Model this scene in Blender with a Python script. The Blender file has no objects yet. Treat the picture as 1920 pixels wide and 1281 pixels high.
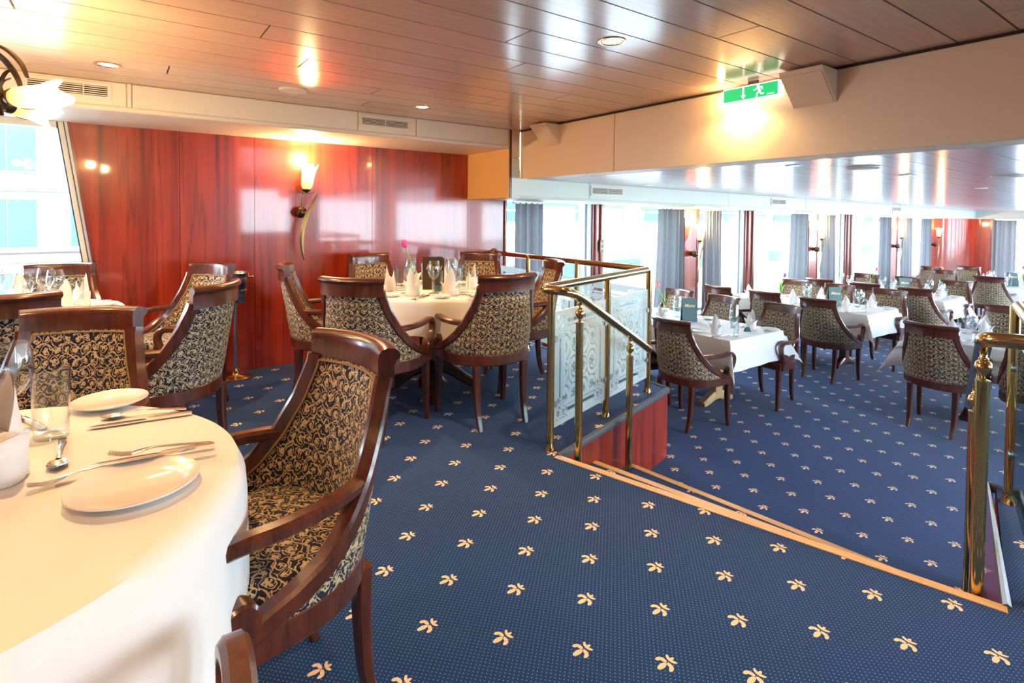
import bpy, math, random
from math import sin, cos, pi, radians, atan2, sqrt, acos
from mathutils import Vector, Matrix

random.seed(7)
SC = bpy.context.scene
COL = SC.collection
# ------------------------------------------------------------------ camera, world, exposure
H = 1.32                                   # eye height over the upper floor
YAW, PITCH, ROLL, FPX, CYPX = radians(54.33), radians(1.62), radians(.513), 1022.3, 431.3

cam_d = bpy.data.cameras.new('camera')
cam_d.sensor_fit = 'HORIZONTAL'
cam_d.sensor_width = 36
cam_d.lens = FPX / 1920 * 36
cam_d.shift_y = -(640.5 - CYPX) / 1920
cam_d.clip_start = .02
cam_d.clip_end = 300
cam = bpy.data.objects.new('camera', cam_d)
COL.objects.link(cam)
_A = Matrix(((1, 0, 0), (0, 0, -1), (0, 1, 0)))
_P = Matrix(((1, 0, 0), (0, cos(PITCH), -sin(PITCH)), (0, sin(PITCH), cos(PITCH))))
_Q = Matrix(((cos(ROLL), -sin(ROLL), 0), (sin(ROLL), cos(ROLL), 0), (0, 0, 1)))
_M = Matrix(((sin(YAW), -cos(YAW), 0), (cos(YAW), sin(YAW), 0), (0, 0, 1)))
_R = _Q @ _P @ _A @ _M                      # room axes -> camera (right, down, forward)
_B = Matrix((_R[0], -_R[1], -_R[2])).transposed()
cam.matrix_world = Matrix.Translation((0, 0, H)) @ _B.to_4x4()
SC.camera = cam

world = bpy.data.worlds.new('world')
SC.world = world
world.use_nodes = True
_bg = world.node_tree.nodes['Background']
_bg.inputs[0].default_value = (.76, .90, 1.0, 1)
_bg.inputs[1].default_value = 12.5

SC.view_settings.view_transform = 'Standard'
SC.view_settings.look = 'None'
SC.view_settings.gamma = 1
SC.view_settings.use_curve_mapping = False
SC.view_settings.exposure = 1.34
SC.cycles.use_denoising = True
SC.cycles.max_bounces = 10
SC.cycles.diffuse_bounces = 5
SC.cycles.glossy_bounces = 4
SC.cycles.transmission_bounces = 6
SC.cycles.transparent_max_bounces = 24
SC.cycles.sample_clamp_indirect = 6
SC.cycles.caustics_reflective = False
SC.cycles.caustics_refractive = False

def portal(loc, rot, sx, sy):
    l = bpy.data.lights.new('window_portal', 'AREA')
    l.shape = 'RECTANGLE'
    l.size, l.size_y = sx, sy
    l.cycles.is_portal = True
    o = bpy.data.objects.new('window_portal', l)
    o.location = loc
    o.rotation_euler = rot
    COL.objects.link(o)
    o['kind'] = 'helper'

# portals only guide the sampling of the sky through the real window openings
portal((10.2, 5.06, .55), (radians(-90), 0, 0), 13.4, 2.0)
portal((-1.75, 5.06, 1.28), (radians(-90), 0, 0), 3.0, 1.4)
portal((10.2, -4.35, .55), (radians(90), 0, 0), 13.4, 2.0)
portal((2.85, -4.35, 1.35), (radians(90), 0, 0), 1.4, 1.1)
portal((17.65, -.2, .5), (0, radians(90), 0), 2.0, 8.0)

# ------------------------------------------------------------------ mesh helpers
class MB:
    def __init__(s):
        s.v, s.f, s.uv = [], [], {}

    def add(s, vs, fs, uvs=None):
        n = len(s.v)
        s.v += [tuple(v) for v in vs]
        s.f += [tuple(i + n for i in f) for f in fs]
        if uvs:
            for i, u in enumerate(uvs):
                s.uv[n + i] = u
        return s

    def box(s, x0, x1, y0, y1, z0, z1):
        return s.add([(x0, y0, z0), (x1, y0, z0), (x1, y1, z0), (x0, y1, z0), (x0, y0, z1), (x1, y0, z1), (x1, y1, z1), (x0, y1, z1)],
                     [(0, 3, 2, 1), (4, 5, 6, 7), (0, 1, 5, 4), (1, 2, 6, 5), (2, 3, 7, 6), (3, 0, 4, 7)])

    def cbox(s, x0, x1, y0, y1, z0, z1, c):
        """a box with chamfered edges"""
        vs, idx = [], {}
        X, Y, Z = (x0, x1), (y0, y1), (z0, z1)
        for i in (0, 1):
            for j in (0, 1):
                for k in (0, 1):
                    dx, dy, dz = (c, -c)[i], (c, -c)[j], (c, -c)[k]
                    for ax, p in enumerate(((X[i], Y[j] + dy, Z[k] + dz), (X[i] + dx, Y[j], Z[k] + dz), (X[i] + dx, Y[j] + dy, Z[k]))):
                        idx[i, j, k, ax] = len(vs)
                        vs.append(p)
        fs = []
        g = lambda *a: idx[a]
        for k in (0, 1):
            q = [g(k, 0, 0, 0), g(k, 1, 0, 0), g(k, 1, 1, 0), g(k, 0, 1, 0)]
            fs.append(q if k else q[::-1])
            q = [g(0, k, 0, 1), g(1, k, 0, 1), g(1, k, 1, 1), g(0, k, 1, 1)]
            fs.append(q[::-1] if k else q)
            q = [g(0, 0, k, 2), g(1, 0, k, 2), g(1, 1, k, 2), g(0, 1, k, 2)]
            fs.append(q if k else q[::-1])
        for a in (0, 1):
            for b in (0, 1):
                fs.append([g(0, a, b, 1), g(1, a, b, 1), g(1, a, b, 2), g(0, a, b, 2)])
                fs.append([g(a, 0, b, 0), g(a, 1, b, 0), g(a, 1, b, 2), g(a, 0, b, 2)])
                fs.append([g(a, b, 0, 0), g(a, b, 1, 0), g(a, b, 1, 1), g(a, b, 0, 1)])
                for d in (0, 1):
                    fs.append([g(a, b, d, 0), g(a, b, d, 1), g(a, b, d, 2)])
        return s.add(vs, fs)

    def prism(s, poly, z0, z1):
        n = len(poly)
        zz0 = z0 if callable(z0) else (lambda x, y: z0)
        zz1 = z1 if callable(z1) else (lambda x, y: z1)
        return s.add([(x, y, zz0(x, y)) for x, y in poly] + [(x, y, zz1(x, y)) for x, y in poly],
                     [tuple(range(n))[::-1], tuple(range(n, 2 * n))] + [(i, (i + 1) % n, n + (i + 1) % n, n + i) for i in range(n)])

    def xf(s, mat, start=0):
        for i in range(start, len(s.v)):
            s.v[i] = tuple(mat @ Vector(s.v[i]))
        return s

    def lathe(s, prof, seg=24, mat=None, cap0=False, cap1=False, rmod=None):
        n0 = len(s.v)
        m = len(prof)
        vs, fs = [], []
        for i in range(seg):
            a = 2 * pi * i / seg
            for j, (r, z) in enumerate(prof):
                rr, zz = rmod(a, j, r, z) if rmod else (r, z)
                vs.append((rr * cos(a), rr * sin(a), zz))
        for i in range(seg):
            k = (i + 1) % seg
            for j in range(m - 1):
                fs.append((i * m + j, k * m + j, k * m + j + 1, i * m + j + 1))
        if cap0:
            fs.append(tuple(i * m for i in range(seg))[::-1])
        if cap1:
            fs.append(tuple(i * m + m - 1 for i in range(seg)))
        s.add(vs, fs)
        if mat is not None:
            s.xf(mat, n0)
        return s

    def sweep(s, pts, prof, up=None, closed=False, cap=True, scale=None, frames=None):
        pts = [Vector(p) for p in pts]
        n, m = len(pts), len(prof)
        T = []
        for i in range(n):
            if closed:
                t = pts[(i + 1) % n] - pts[i - 1]
            else:
                t = pts[min(i + 1, n - 1)] - pts[max(i - 1, 0)]
            T.append(t.normalized() if t.length > 1e-9 else Vector((0, 0, 1)))
        vs = []
        ref = None
        for i in range(n):
            if frames:
                U, V = frames[i]
            elif up is not None:
                U = T[i].cross(Vector(up))
                U = U.normalized() if U.length > 1e-6 else Vector((1, 0, 0))
                V = U.cross(T[i]).normalized()
            else:
                if ref is None:
                    ref = Vector((0, 0, 1)) if abs(T[i].z) < .9 else Vector((1, 0, 0))
                U = T[i].cross(ref).normalized()
                V = U.cross(T[i]).normalized()
                ref = V
            k = scale[i] if scale else 1
            kx, ky = k if isinstance(k, tuple) else (k, k)
            for a, b in prof:
                vs.append(pts[i] + U * a * kx + V * b * ky)
        fs = []
        for i in range(n if closed else n - 1):
            k = (i + 1) % n
            for j in range(m):
                l = (j + 1) % m
                fs.append((i * m + j, i * m + l, k * m + l, k * m + j))
        if cap and not closed:
            fs.append(tuple(range(m))[::-1])
            fs.append(tuple((n - 1) * m + j for j in range(m)))
        return s.add(vs, fs)

    def tube(s, pts, r, seg=10, **k):
        return s.sweep(pts, [(r * cos(2 * pi * i / seg), r * sin(2 * pi * i / seg)) for i in range(seg)], **k)

    def sphere(s, c, r, seg=14, ring=8, sz=1):
        pr = [(max(1e-4, r * sin(pi * j / ring)), -r * sz * cos(pi * j / ring)) for j in range(ring + 1)]
        return s.lathe(pr, seg, Matrix.Translation(c))

    def grid(s, rows, uvs=None, closed=False):
        n, m = len(rows), len(rows[0])
        fs = []
        for i in range(n - 1):
            for j in range(m if closed else m - 1):
                k = (j + 1) % m
                fs.append((i * m + j, i * m + k, (i + 1) * m + k, (i + 1) * m + j))
        return s.add([p for r in rows for p in r], fs, [u for r in uvs for u in r] if uvs else None)

    def mesh(s, name, mat, smooth=35):
        me = bpy.data.meshes.new(name)
        me.from_pydata(s.v, [], s.f)
        if s.uv:
            ul = me.uv_layers.new(name='UVMap')
            for l in me.loops:
                ul.data[l.index].uv = s.uv.get(l.vertex_index, (0, 0))
        me.materials.append(mat)
        if smooth:
            for p in me.polygons:
                p.use_smooth = True
            me.set_sharp_from_angle(angle=radians(smooth))
        me.update()
        return me

    def build(s, name, mat, parent=None, smooth=35, loc=None):
        return link(name, s.mesh(name, mat, smooth), parent, loc)


def link(name, data, parent=None, loc=None):
    o = bpy.data.objects.new(name, data)
    COL.objects.link(o)
    if parent:
        o.parent = parent
    if loc:
        o.location = loc
    return o


def tag(o, label=None, cat=None, group=None, kind=None):
    if label: o['label'] = label
    if cat: o['category'] = cat
    if group: o['group'] = group
    if kind: o['kind'] = kind
    return o


def thing(name, label, cat, loc=(0, 0, 0), rz=0, group=None, tilt=False):
    o = bpy.data.objects.new(name, None)
    o.empty_display_size = .1
    COL.objects.link(o)
    place(o, loc, rz, tilt)
    return tag(o, label, cat, group)


SHEER = .0115


def place(o, loc, rz=0, tilt=False):
    m = Matrix.Translation(loc)
    if tilt:
        m = m @ Matrix.Rotation(SHEER, 4, 'Y')
    o.matrix_world = m @ Matrix.Rotation(rz, 4, 'Z')


def dup(root, loc, rz=0, label=None, group=None, tilt=False, cat=None):
    r = root.copy()
    COL.objects.link(r)
    place(r, loc, rz, tilt)
    tag(r, label, cat, group)
    for ch in root.children:
        c = ch.copy()
        COL.objects.link(c)
        c.parent = r
        for g in ch.children:
            d = g.copy()
            COL.objects.link(d)
            d.parent = c
    return r


def smoothpath(pts, sub=6):
    """Catmull-Rom through the points"""
    P = [Vector(p) for p in pts]
    P = [P[0] * 2 - P[1]] + P + [P[-1] * 2 - P[-2]]
    out = []
    for i in range(1, len(P) - 2):
        for k in range(sub):
            t = k / sub
            a, b, c, d = P[i - 1], P[i], P[i + 1], P[i + 2]
            out.append(.5 * ((2 * b) + (c - a) * t + (2 * a - 5 * b + 4 * c - d) * t * t + (3 * b - a - 3 * c + d) * t ** 3))
    out.append(P[-2])
    return out


def fillet(pts, r, sub=6):
    """polyline with rounded corners"""
    P = [Vector(p) for p in pts]
    out = [P[0]]
    for i in range(1, len(P) - 1):
        a, b = (P[i - 1] - P[i]), (P[i + 1] - P[i])
        d = min(r, a.length * .49, b.length * .49)
        p0, p1 = P[i] + a.normalized() * d, P[i] + b.normalized() * d
        for k in range(sub + 1):
            t = k / sub
            out.append((1 - t) ** 2 * p0 + 2 * t * (1 - t) * P[i] + t * t * p1)
    out.append(P[-1])
    return out


# ------------------------------------------------------------------ material helpers
class NT:
    def __init__(s, name):
        s.m = bpy.data.materials.new(name)
        s.m.use_nodes = True
        s.t = s.m.node_tree
        s.t.nodes.clear()
        s.out = s.t.nodes.new('ShaderNodeOutputMaterial')

    def n(s, typ, **k):
        nd = s.t.nodes.new(typ)
        for a, b in k.items():
            setattr(nd, a, b)
        return nd

    def set(s, sock, val):
        if isinstance(val, bpy.types.NodeSocket):
            s.t.links.new(val, sock)
        elif val is not None:
            if isinstance(val, (tuple, list)) and len(val) == 3 and sock.type == 'RGBA':
                val = (*val, 1)
            sock.default_value = val

    def math(s, op, a, b=None, c=None):
        nd = s.n('ShaderNodeMath', operation=op)
        for i, x in enumerate((a, b, c)):
            if x is not None:
                s.set(nd.inputs[i], x)
        return nd.outputs[0]

    def mix(s, f, a, b, mode='MIX'):
        nd = s.n('ShaderNodeMix', data_type='RGBA', blend_type=mode)
        s.set(nd.inputs[0], f)
        s.set(nd.inputs[6], a)
        s.set(nd.inputs[7], b)
        return nd.outputs[2]

    def sep(s, v):
        nd = s.n('ShaderNodeSeparateXYZ')
        s.set(nd.inputs[0], v)
        return nd.outputs

    def comb(s, x, y, z=0.0):
        nd = s.n('ShaderNodeCombineXYZ')
        for i, q in enumerate((x, y, z)):
            s.set(nd.inputs[i], q)
        return nd.outputs[0]

    def coord(s, which='Object'):
        return s.n('ShaderNodeTexCoord').outputs[which]

    def noise(s, vec, scale, detail=3, rough=.5, dist=0):
        nd = s.n('ShaderNodeTexNoise')
        s.set(nd.inputs['Vector'], vec)
        nd.inputs['Scale'].default_value = scale
        nd.inputs['Detail'].default_value = detail
        nd.inputs['Roughness'].default_value = rough
        nd.inputs['Distortion'].default_value = dist
        return nd.outputs[0]

    def mapping(s, vec, scale=(1, 1, 1), rot=(0, 0, 0), loc=(0, 0, 0)):
        nd = s.n('ShaderNodeMapping')
        s.set(nd.inputs[0], vec)
        nd.inputs[1].default_value = loc
        nd.inputs[2].default_value = rot
        nd.inputs[3].default_value = scale
        return nd.outputs[0]

    def ramp(s, f, stops):
        nd = s.n('ShaderNodeValToRGB')
        e = nd.color_ramp.elements
        while len(e) < len(stops):
            e.new(.5)
        for x, (p, c) in zip(e, stops):
            x.position = p
            x.color = (*c, 1) if len(c) == 3 else c
        s.set(nd.inputs[0], f)
        return nd.outputs[0]

    def bump(s, h, strength=.2, dist=.002):
        nd = s.n('ShaderNodeBump')
        nd.inputs['Strength'].default_value = strength
        nd.inputs['Distance'].default_value = dist
        s.set(nd.inputs['Height'], h)
        return nd.outputs[0]

    def pbr(s, color, rough=.5, metal=0., coat=0., coat_r=.05, spec=None, ior=None, normal=None, sheen=0., emit=None, emit_s=0., trans=0., sss=0.):
        b = s.n('ShaderNodeBsdfPrincipled')
        s.set(b.inputs['Base Color'], color)
        s.set(b.inputs['Roughness'], rough)
        s.set(b.inputs['Metallic'], metal)
        s.set(b.inputs['Coat Weight'], coat)
        s.set(b.inputs['Coat Roughness'], coat_r)
        if ior: b.inputs['IOR'].default_value = ior
        if spec is not None: b.inputs['Specular IOR Level'].default_value = spec
        if normal is not None: s.set(b.inputs['Normal'], normal)
        if sheen: b.inputs['Sheen Weight'].default_value = sheen
        if emit is not None:
            s.set(b.inputs['Emission Color'], emit)
            s.set(b.inputs['Emission Strength'], emit_s)
        if trans: b.inputs['Transmission Weight'].default_value = trans
        s.t.links.new(b.outputs[0], s.out.inputs[0])
        return s.m


def plain(name, color, rough=.5, **k):
    return NT(name).pbr(color, rough, **k)


def mat_wood(name, c0, c1, scale=1., rough=.3, coat=.4, axis='Z', coat_r=.12):
    """fine grained polished wood, the grain along one local axis"""
    t = NT(name)
    co = t.coord()
    sc = {'X': (1.5, 14, 14), 'Y': (14, 1.5, 14), 'Z': (14, 14, 1.5)}[axis]
    v = t.mapping(co, tuple(x * scale for x in sc))
    n1 = t.noise(v, 2.2, 5, .6, .4)
    n2 = t.noise(v, 9, 3, .5)
    f = t.math('ADD', t.math('MULTIPLY', n1, .7), t.math('MULTIPLY', n2, .3))
    col = t.ramp(f, [(.3, c0), (.7, c1)])
    return t.pbr(col, rough, coat=coat, coat_r=coat_r, normal=t.bump(n2, .06, .001))


def mat_veneer():
    t = NT('mahogany_veneer')
    co = t.coord()
    info = t.n('ShaderNodeObjectInfo').outputs['Random']
    x, y, z = t.sep(co)
    xx = t.math('ADD', t.math('ADD', x, t.math('MULTIPLY', y, 1.0)), t.math('MULTIPLY', info, 11.3))
    v = t.comb(t.math('MULTIPLY', xx, 9.0), 0.0, t.math('MULTIPLY', z, .30))
    n1 = t.noise(v, 1.0, 6, .62, .12)
    n2 = t.noise(t.comb(t.math('MULTIPLY', xx, 60.0), 0.0, t.math('MULTIPLY', z, 2.2)), 1.0, 4, .6)
    base = t.ramp(n1, [(.30, (.10, .008, .003)), (.43, (.29, .022, .006)), (.58, (.42, .040, .008)), (.75, (.52, .068, .014))])
    col = t.mix(t.math('MULTIPLY', n2, .42), base, (.24, .016, .006))
    # a few narrow dark veins
    vein = t.noise(t.comb(t.math('MULTIPLY', xx, 6.0), 4.0, t.math('MULTIPLY', z, .28)), 1.0, 4, .5, .15)
    dv = t.math('ABSOLUTE', t.math('SUBTRACT', vein, .5))
    vm = t.math('SUBTRACT', 1.0, t.math('MINIMUM', t.math('MULTIPLY', dv, 45.0), 1.0))
    col = t.mix(t.math('MULTIPLY', vm, .55), col, (.09, .008, .004))
    return t.pbr(col, .32, coat=.55, coat_r=.06)


def fleur_mask(t, x, y, ang, k=1.0):
    """fleur-de-lis as a union of ellipses, tip along +x after rotation"""
    ca, sa = cos(ang), sin(ang)
    px = t.math('ADD', t.math('MULTIPLY', x, ca), t.math('MULTIPLY', y, sa))
    py = t.math('SUBTRACT', t.math('MULTIPLY', y, ca), t.math('MULTIPLY', x, sa))
    res = None
    for cx, cy, a, rx, ry in ((.022, 0, 0, .020, .0088), (.000, .015, 80, .014, .0066), (.009, .026, 15, .0100, .0066),
                              (.000, -.015, -80, .014, .0066), (.009, -.026, -15, .0100, .0066),
                              (-.024, 0, 0, .011, .0052), (-.020, .011, 118, .012, .0050), (-.020, -.011, -118, .012, .0050)):
        cx, cy, rx, ry = cx * k, cy * k, rx * k, ry * k
        a = radians(a)
        dx = t.math('SUBTRACT', px, cx)
        dy = t.math('SUBTRACT', py, cy)
        u = t.math('ADD', t.math('MULTIPLY', dx, cos(a) / rx), t.math('MULTIPLY', dy, sin(a) / rx))
        w = t.math('SUBTRACT', t.math('MULTIPLY', dy, cos(a) / ry), t.math('MULTIPLY', dx, sin(a) / ry))
        d = t.math('ADD', t.math('MULTIPLY', u, u), t.math('MULTIPLY', w, w))
        res = d if res is None else t.math('MINIMUM', res, d)
    return t.math('LESS_THAN', res, 1.0)


def mat_carpet(name, p0, e1, e2, ang=pi):
    t = NT(name)
    x, y, z = t.sep(t.coord())
    det = e1[0] * e2[1] - e1[1] * e2[0]
    dx, dy = t.math('SUBTRACT', x, p0[0]), t.math('SUBTRACT', y, p0[1])
    i = t.math('ADD', t.math('MULTIPLY', dx, e2[1] / det), t.math('MULTIPLY', dy, -e2[0] / det))
    j = t.math('ADD', t.math('MULTIPLY', dx, -e1[1] / det), t.math('MULTIPLY', dy, e1[0] / det))
    fr = lambda q: t.math('SUBTRACT', t.math('FRACT', t.math('ADD', q, .5)), .5)
    fi, fj = fr(i), fr(j)
    lx = t.math('ADD', t.math('MULTIPLY', fi, e1[0]), t.math('MULTIPLY', fj, e2[0]))
    ly = t.math('ADD', t.math('MULTIPLY', fi, e1[1]), t.math('MULTIPLY', fj, e2[1]))
    motif = fleur_mask(t, lx, ly, ang, .92)
    gi, gj = fr(t.math('ADD', t.math('MULTIPLY', i, 19.0), .5)), fr(t.math('ADD', t.math('MULTIPLY', j, 18.0), .5))
    r2 = t.math('ADD', t.math('MULTIPLY', gi, gi), t.math('MULTIPLY', gj, gj))
    dot = t.math('LESS_THAN', r2, .015)
    nz = t.noise(t.coord(), 260, 2, .6)
    big = t.noise(t.coord(), 2.2, 3, .6)
    base = t.mix(nz, (.0015, .012, .055), (.002, .070, .29))
    base = t.mix(t.math('MULTIPLY', big, .5), base, (.003, .032, .14))
    col = t.mix(t.math('MULTIPLY', dot, .65), base, (.42, .47, .60))
    col = t.mix(motif, col, (.80, .62, .43))
    return t.pbr(col, .95, spec=.15, sheen=.12, normal=t.bump(nz, .35, .003))


def scroll_mask(t, u, v, per, wd=.17):
    """interlaced spirals with small flowers"""
    tot = None
    for ox, oy, hand, turns, rmax in ((0, 0, 1, 2.6, .47), (.5, .5, -1, 3.2, .36), (.5, 0, -1, 3.6, .25), (0, .5, 1, 3.6, .25)):
        a = t.math('SUBTRACT', t.math('FRACT', t.math('ADD', t.math('DIVIDE', u, per), ox)), .5)
        b = t.math('SUBTRACT', t.math('FRACT', t.math('ADD', t.math('DIVIDE', v, per * 1.25), oy)), .5)
        b2 = t.math('MULTIPLY', b, 1.12)
        r = t.math('SQRT', t.math('ADD', t.math('MULTIPLY', a, a), t.math('MULTIPLY', b2, b2)))
        th = t.math('DIVIDE', t.math('ARCTAN2', b2, a), 2 * pi)
        sp = t.math('FRACT', t.math('ADD', t.math('MULTIPLY', th, float(hand)), t.math('MULTIPLY', r, turns * 2)))
        line = t.math('LESS_THAN', t.math('ABSOLUTE', t.math('SUBTRACT', sp, .5)), wd)
        line = t.math('MULTIPLY', line, t.math('LESS_THAN', r, rmax))
        pet = t.math('ADD', .10, t.math('MULTIPLY', t.math('COSINE', t.math('MULTIPLY', th, 2 * pi * 5)), .045))
        line = t.math('MAXIMUM', line, t.math('LESS_THAN', r, pet))
        tot = line if tot is None else t.math('MAXIMUM', t.math('MULTIPLY', tot, t.math('GREATER_THAN', r, rmax)), line)
    return tot


def mat_fabric():
    t = NT('scroll_damask')
    uv = t.coord('UV')
    nz = t.n('ShaderNodeTexNoise')
    t.set(nz.inputs['Vector'], uv)
    nz.inputs['Scale'].default_value = 38
    wob = t.n('ShaderNodeVectorMath', operation='MULTIPLY_ADD')
    t.set(wob.inputs[0], nz.outputs['Color'])
    wob.inputs[1].default_value = (.030, .030, 0)
    t.set(wob.inputs[2], uv)
    u, v, _ = t.sep(wob.outputs[0])
    m = scroll_mask(t, u, v, .066, .115)
    vine = t.math('ADD', t.math('DIVIDE', v, .041), t.math('MULTIPLY', t.math('SINE', t.math('MULTIPLY', u, 2 * pi / .083)), .30))
    vine = t.math('LESS_THAN', t.math('ABSOLUTE', t.math('SUBTRACT', t.math('FRACT', vine), .5)), .055)
    m = t.math('MAXIMUM', m, vine)
    lf = t.noise(uv, 95, 1, .4, .3)
    m = t.math('MAXIMUM', m, t.math('GREATER_THAN', lf, .70))
    col = t.mix(m, (.006, .009, .027), (.56, .43, .24))
    return t.pbr(col, t.math('SUBTRACT', .75, t.math('MULTIPLY', m, .3)), spec=.35, sheen=.1, normal=t.bump(m, .25, .001))


def mat_glass(name='clear_glass', tint=(.96, .985, .985), amount=1.0):
    """thin clear glass: sees through, mirrors at grazing angles"""
    t = NT(name)
    tr = t.n('ShaderNodeBsdfTransparent')
    tr.inputs[0].default_value = (*tint, 1)
    gl = t.n('ShaderNodeBsdfGlossy')
    gl.inputs['Roughness'].default_value = .02
    lw = t.n('ShaderNodeLayerWeight')
    lw.inputs[0].default_value = .5
    mx = t.n('ShaderNodeMixShader')
    t.set(mx.inputs[0], t.math('MULTIPLY', t.math('ADD', t.math('MULTIPLY', t.math('POWER', lw.outputs['Facing'], 2.2), .75), .035), amount))
    t.t.links.new(tr.outputs[0], mx.inputs[1])
    t.t.links.new(gl.outputs[0], mx.inputs[2])
    t.t.links.new(mx.outputs[0], t.out.inputs[0])
    return t.m


def mat_etched():
    """acid-etched panel: frosted ground, clear scrollwork and border lines (UV in metres, panel width in object pass)"""
    t = NT('etched_glass')
    u, v, _ = t.sep(t.coord('UV'))
    # UV is 0..1 over the panel, the panel about .58 x .62 m
    eu = t.math('SUBTRACT', .5, t.math('ABSOLUTE', t.math('SUBTRACT', u, .5)))
    ev = t.math('SUBTRACT', .5, t.math('ABSOLUTE', t.math('SUBTRACT', v, .5)))
    e = t.math('MINIMUM', eu, ev)
    def band(a, b):
        return t.math('MULTIPLY', t.math('GREATER_THAN', e, a), t.math('LESS_THAN', e, b))
    corner = t.math('MULTIPLY', t.math('LESS_THAN', eu, .24), t.math('LESS_THAN', ev, .24))
    lines = t.math('MULTIPLY', t.math('MAXIMUM', band(.085, .12), band(.145, .155)), t.math('SUBTRACT', 1.0, corner))
    scr = scroll_mask(t, u, v, .36)
    ins = t.math('MULTIPLY', t.math('GREATER_THAN', e, .19), scr)
    cs = t.math('MULTIPLY', corner, t.math('MULTIPLY', scroll_mask(t, u, v, .17), t.math('GREATER_THAN', e, .04)))
    clear = t.math('MAXIMUM', lines, t.math('MAXIMUM', t.math('MULTIPLY', ins, .75), cs))
    tr = t.n('ShaderNodeBsdfTransparent')
    tr.inputs[0].default_value = (.80, .93, .95, 1)
    df = t.n('ShaderNodeBsdfDiffuse')
    df.inputs[0].default_value = (.82, .92, .94, 1)
    tl = t.n('ShaderNodeBsdfTranslucent')
    tl.inputs[0].default_value = (.85, .95, .97, 1)
    m1 = t.n('ShaderNodeMixShader')
    m1.inputs[0].default_value = .5
    t.t.links.new(df.outputs[0], m1.inputs[1])
    t.t.links.new(tl.outputs[0], m1.inputs[2])
    m2 = t.n('ShaderNodeMixShader')
    t.set(m2.inputs[0], t.math('SUBTRACT', .78, t.math('MULTIPLY', clear, .72)))
    t.t.links.new(tr.outputs[0], m2.inputs[1])
    t.t.links.new(m1.outputs[0], m2.inputs[2])
    gl = t.n('ShaderNodeBsdfGlossy')
    gl.inputs['Roughness'].default_value = .06
    m3 = t.n('ShaderNodeMixShader')
    m3.inputs[0].default_value = .06
    t.t.links.new(m2.outputs[0], m3.inputs[1])
    t.t.links.new(gl.outputs[0], m3.inputs[2])
    t.t.links.new(m3.outputs[0], t.out.inputs[0])
    return t.m


def mat_plank(name, c0, c1, rough, ior=1.6):
    t = NT(name)
    co = t.coord()
    info = t.n('ShaderNodeObjectInfo').outputs['Random']
    x, y, z = t.sep(co)
    v = t.comb(t.math('ADD', t.math('MULTIPLY', x, 2.0), t.math('MULTIPLY', info, 31.0)), t.math('MULTIPLY', y, 55.0), 0.0)
    n1 = t.noise(v, 1.0, 5, .6)
    n2 = t.noise(v, 6.0, 3, .6)
    f = t.math('ADD', t.math('ADD', t.math('MULTIPLY', n1, .55), t.math('MULTIPLY', n2, .25)), t.math('MULTIPLY', info, .2))
    col = t.ramp(f, [(.25, c0), (.75, c1)])
    return t.pbr(col, rough, ior=ior, normal=t.bump(n1, .03, .001))


def mat_cloth():
    t = NT('white_tablecloth')
    n = t.noise(t.coord(), 420, 2, .5)
    n2 = t.noise(t.coord(), 5, 4, .55)
    return t.pbr((.86, .855, .84), .8, spec=.25, sheen=.1, normal=t.bump(t.math('ADD', t.math('MULTIPLY', n, .1), n2), .25, .012))


def mat_curtain():
    t = NT('grey_curtain')
    n = t.noise(t.mapping(t.coord(), (30, 30, 3)), 4, 3)
    df = t.n('ShaderNodeBsdfDiffuse')
    t.set(df.inputs[0], t.mix(n, (.17, .175, .19), (.26, .265, .28)))
    tl = t.n('ShaderNodeBsdfTranslucent')
    tl.inputs[0].default_value = (.25, .26, .29, 1)
    mx = t.n('ShaderNodeMixShader')
    mx.inputs[0].default_value = .15
    t.t.links.new(df.outputs[0], mx.inputs[1])
    t.t.links.new(tl.outputs[0], mx.inputs[2])
    t.t.links.new(mx.outputs[0], t.out.inputs[0])
    return t.m


def mat_shade():
    """amber glass tulip, lit from inside: warm at its foot, near white at its lip (UV v runs up)"""
    t = NT('tulip_glass')
    _, v, _ = t.sep(t.coord('UV'))
    col = t.ramp(v, [(0.0, (1.0, .32, .03)), (.3, (1.0, .52, .12)), (.6, (1.0, .74, .36)), (1.0, (1.0, .80, .42))])
    return t.pbr((.9, .7, .4), .3, emit=col, emit_s=t.math('ADD', .32, t.math('MULTIPLY', v, 1.0)))


M = {}
M['veneer'] = mat_veneer()
M['chairwood'] = mat_wood('chair_mahogany', (.026, .006, .004), (.145, .034, .014), 1, .28, .5)
M['tablewood'] = mat_wood('table_mahogany', (.03, .009, .006), (.10, .030, .016), 1, .3, .5)
M['oak'] = mat_wood('light_oak', (.45, .27, .12), (.62, .40, .19), 1, .4, .3, 'X')
M['nosing'] = mat_wood('nosing_wood', (.58, .36, .15), (.80, .54, .26), 1, .35, .4, 'Y')
M['pierwood'] = mat_wood('pier_mahogany', (.10, .014, .008), (.30, .045, .020), .8, .3, .5)
M['carpet_up'] = mat_carpet('carpet_upper', (.782, 1.875), (.1696, -.1787), (.162, .154))
M['carpet_low'] = mat_carpet('carpet_lower', (3.589, 2.47), (.1707, -.170), (.152, .1555))
M['fabric'] = mat_fabric()
M['piping'] = plain('gold_piping', (.30, .20, .09), .7)
M['plank'] = mat_plank('ceiling_plank_wood', (.58, .38, .27), (.74, .52, .39), .17, 1.9)
M['plank_low'] = mat_plank('ceiling_plank_daylit', (.62, .58, .60), (.74, .70, .72), .2, 1.7)  # same planks as above, daylight put into a paler, greyer colour
M['gap'] = plain('ceiling_gap', (.03, .02, .015), .9)
M['cream'] = plain('cream_panel', (.82, .74, .60), .45)
M['beam'] = plain('beam_cream', (.82, .64, .45), .5)
M['apricot'] = plain('apricot_panel', (.80, .50, .22), .55)
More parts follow.
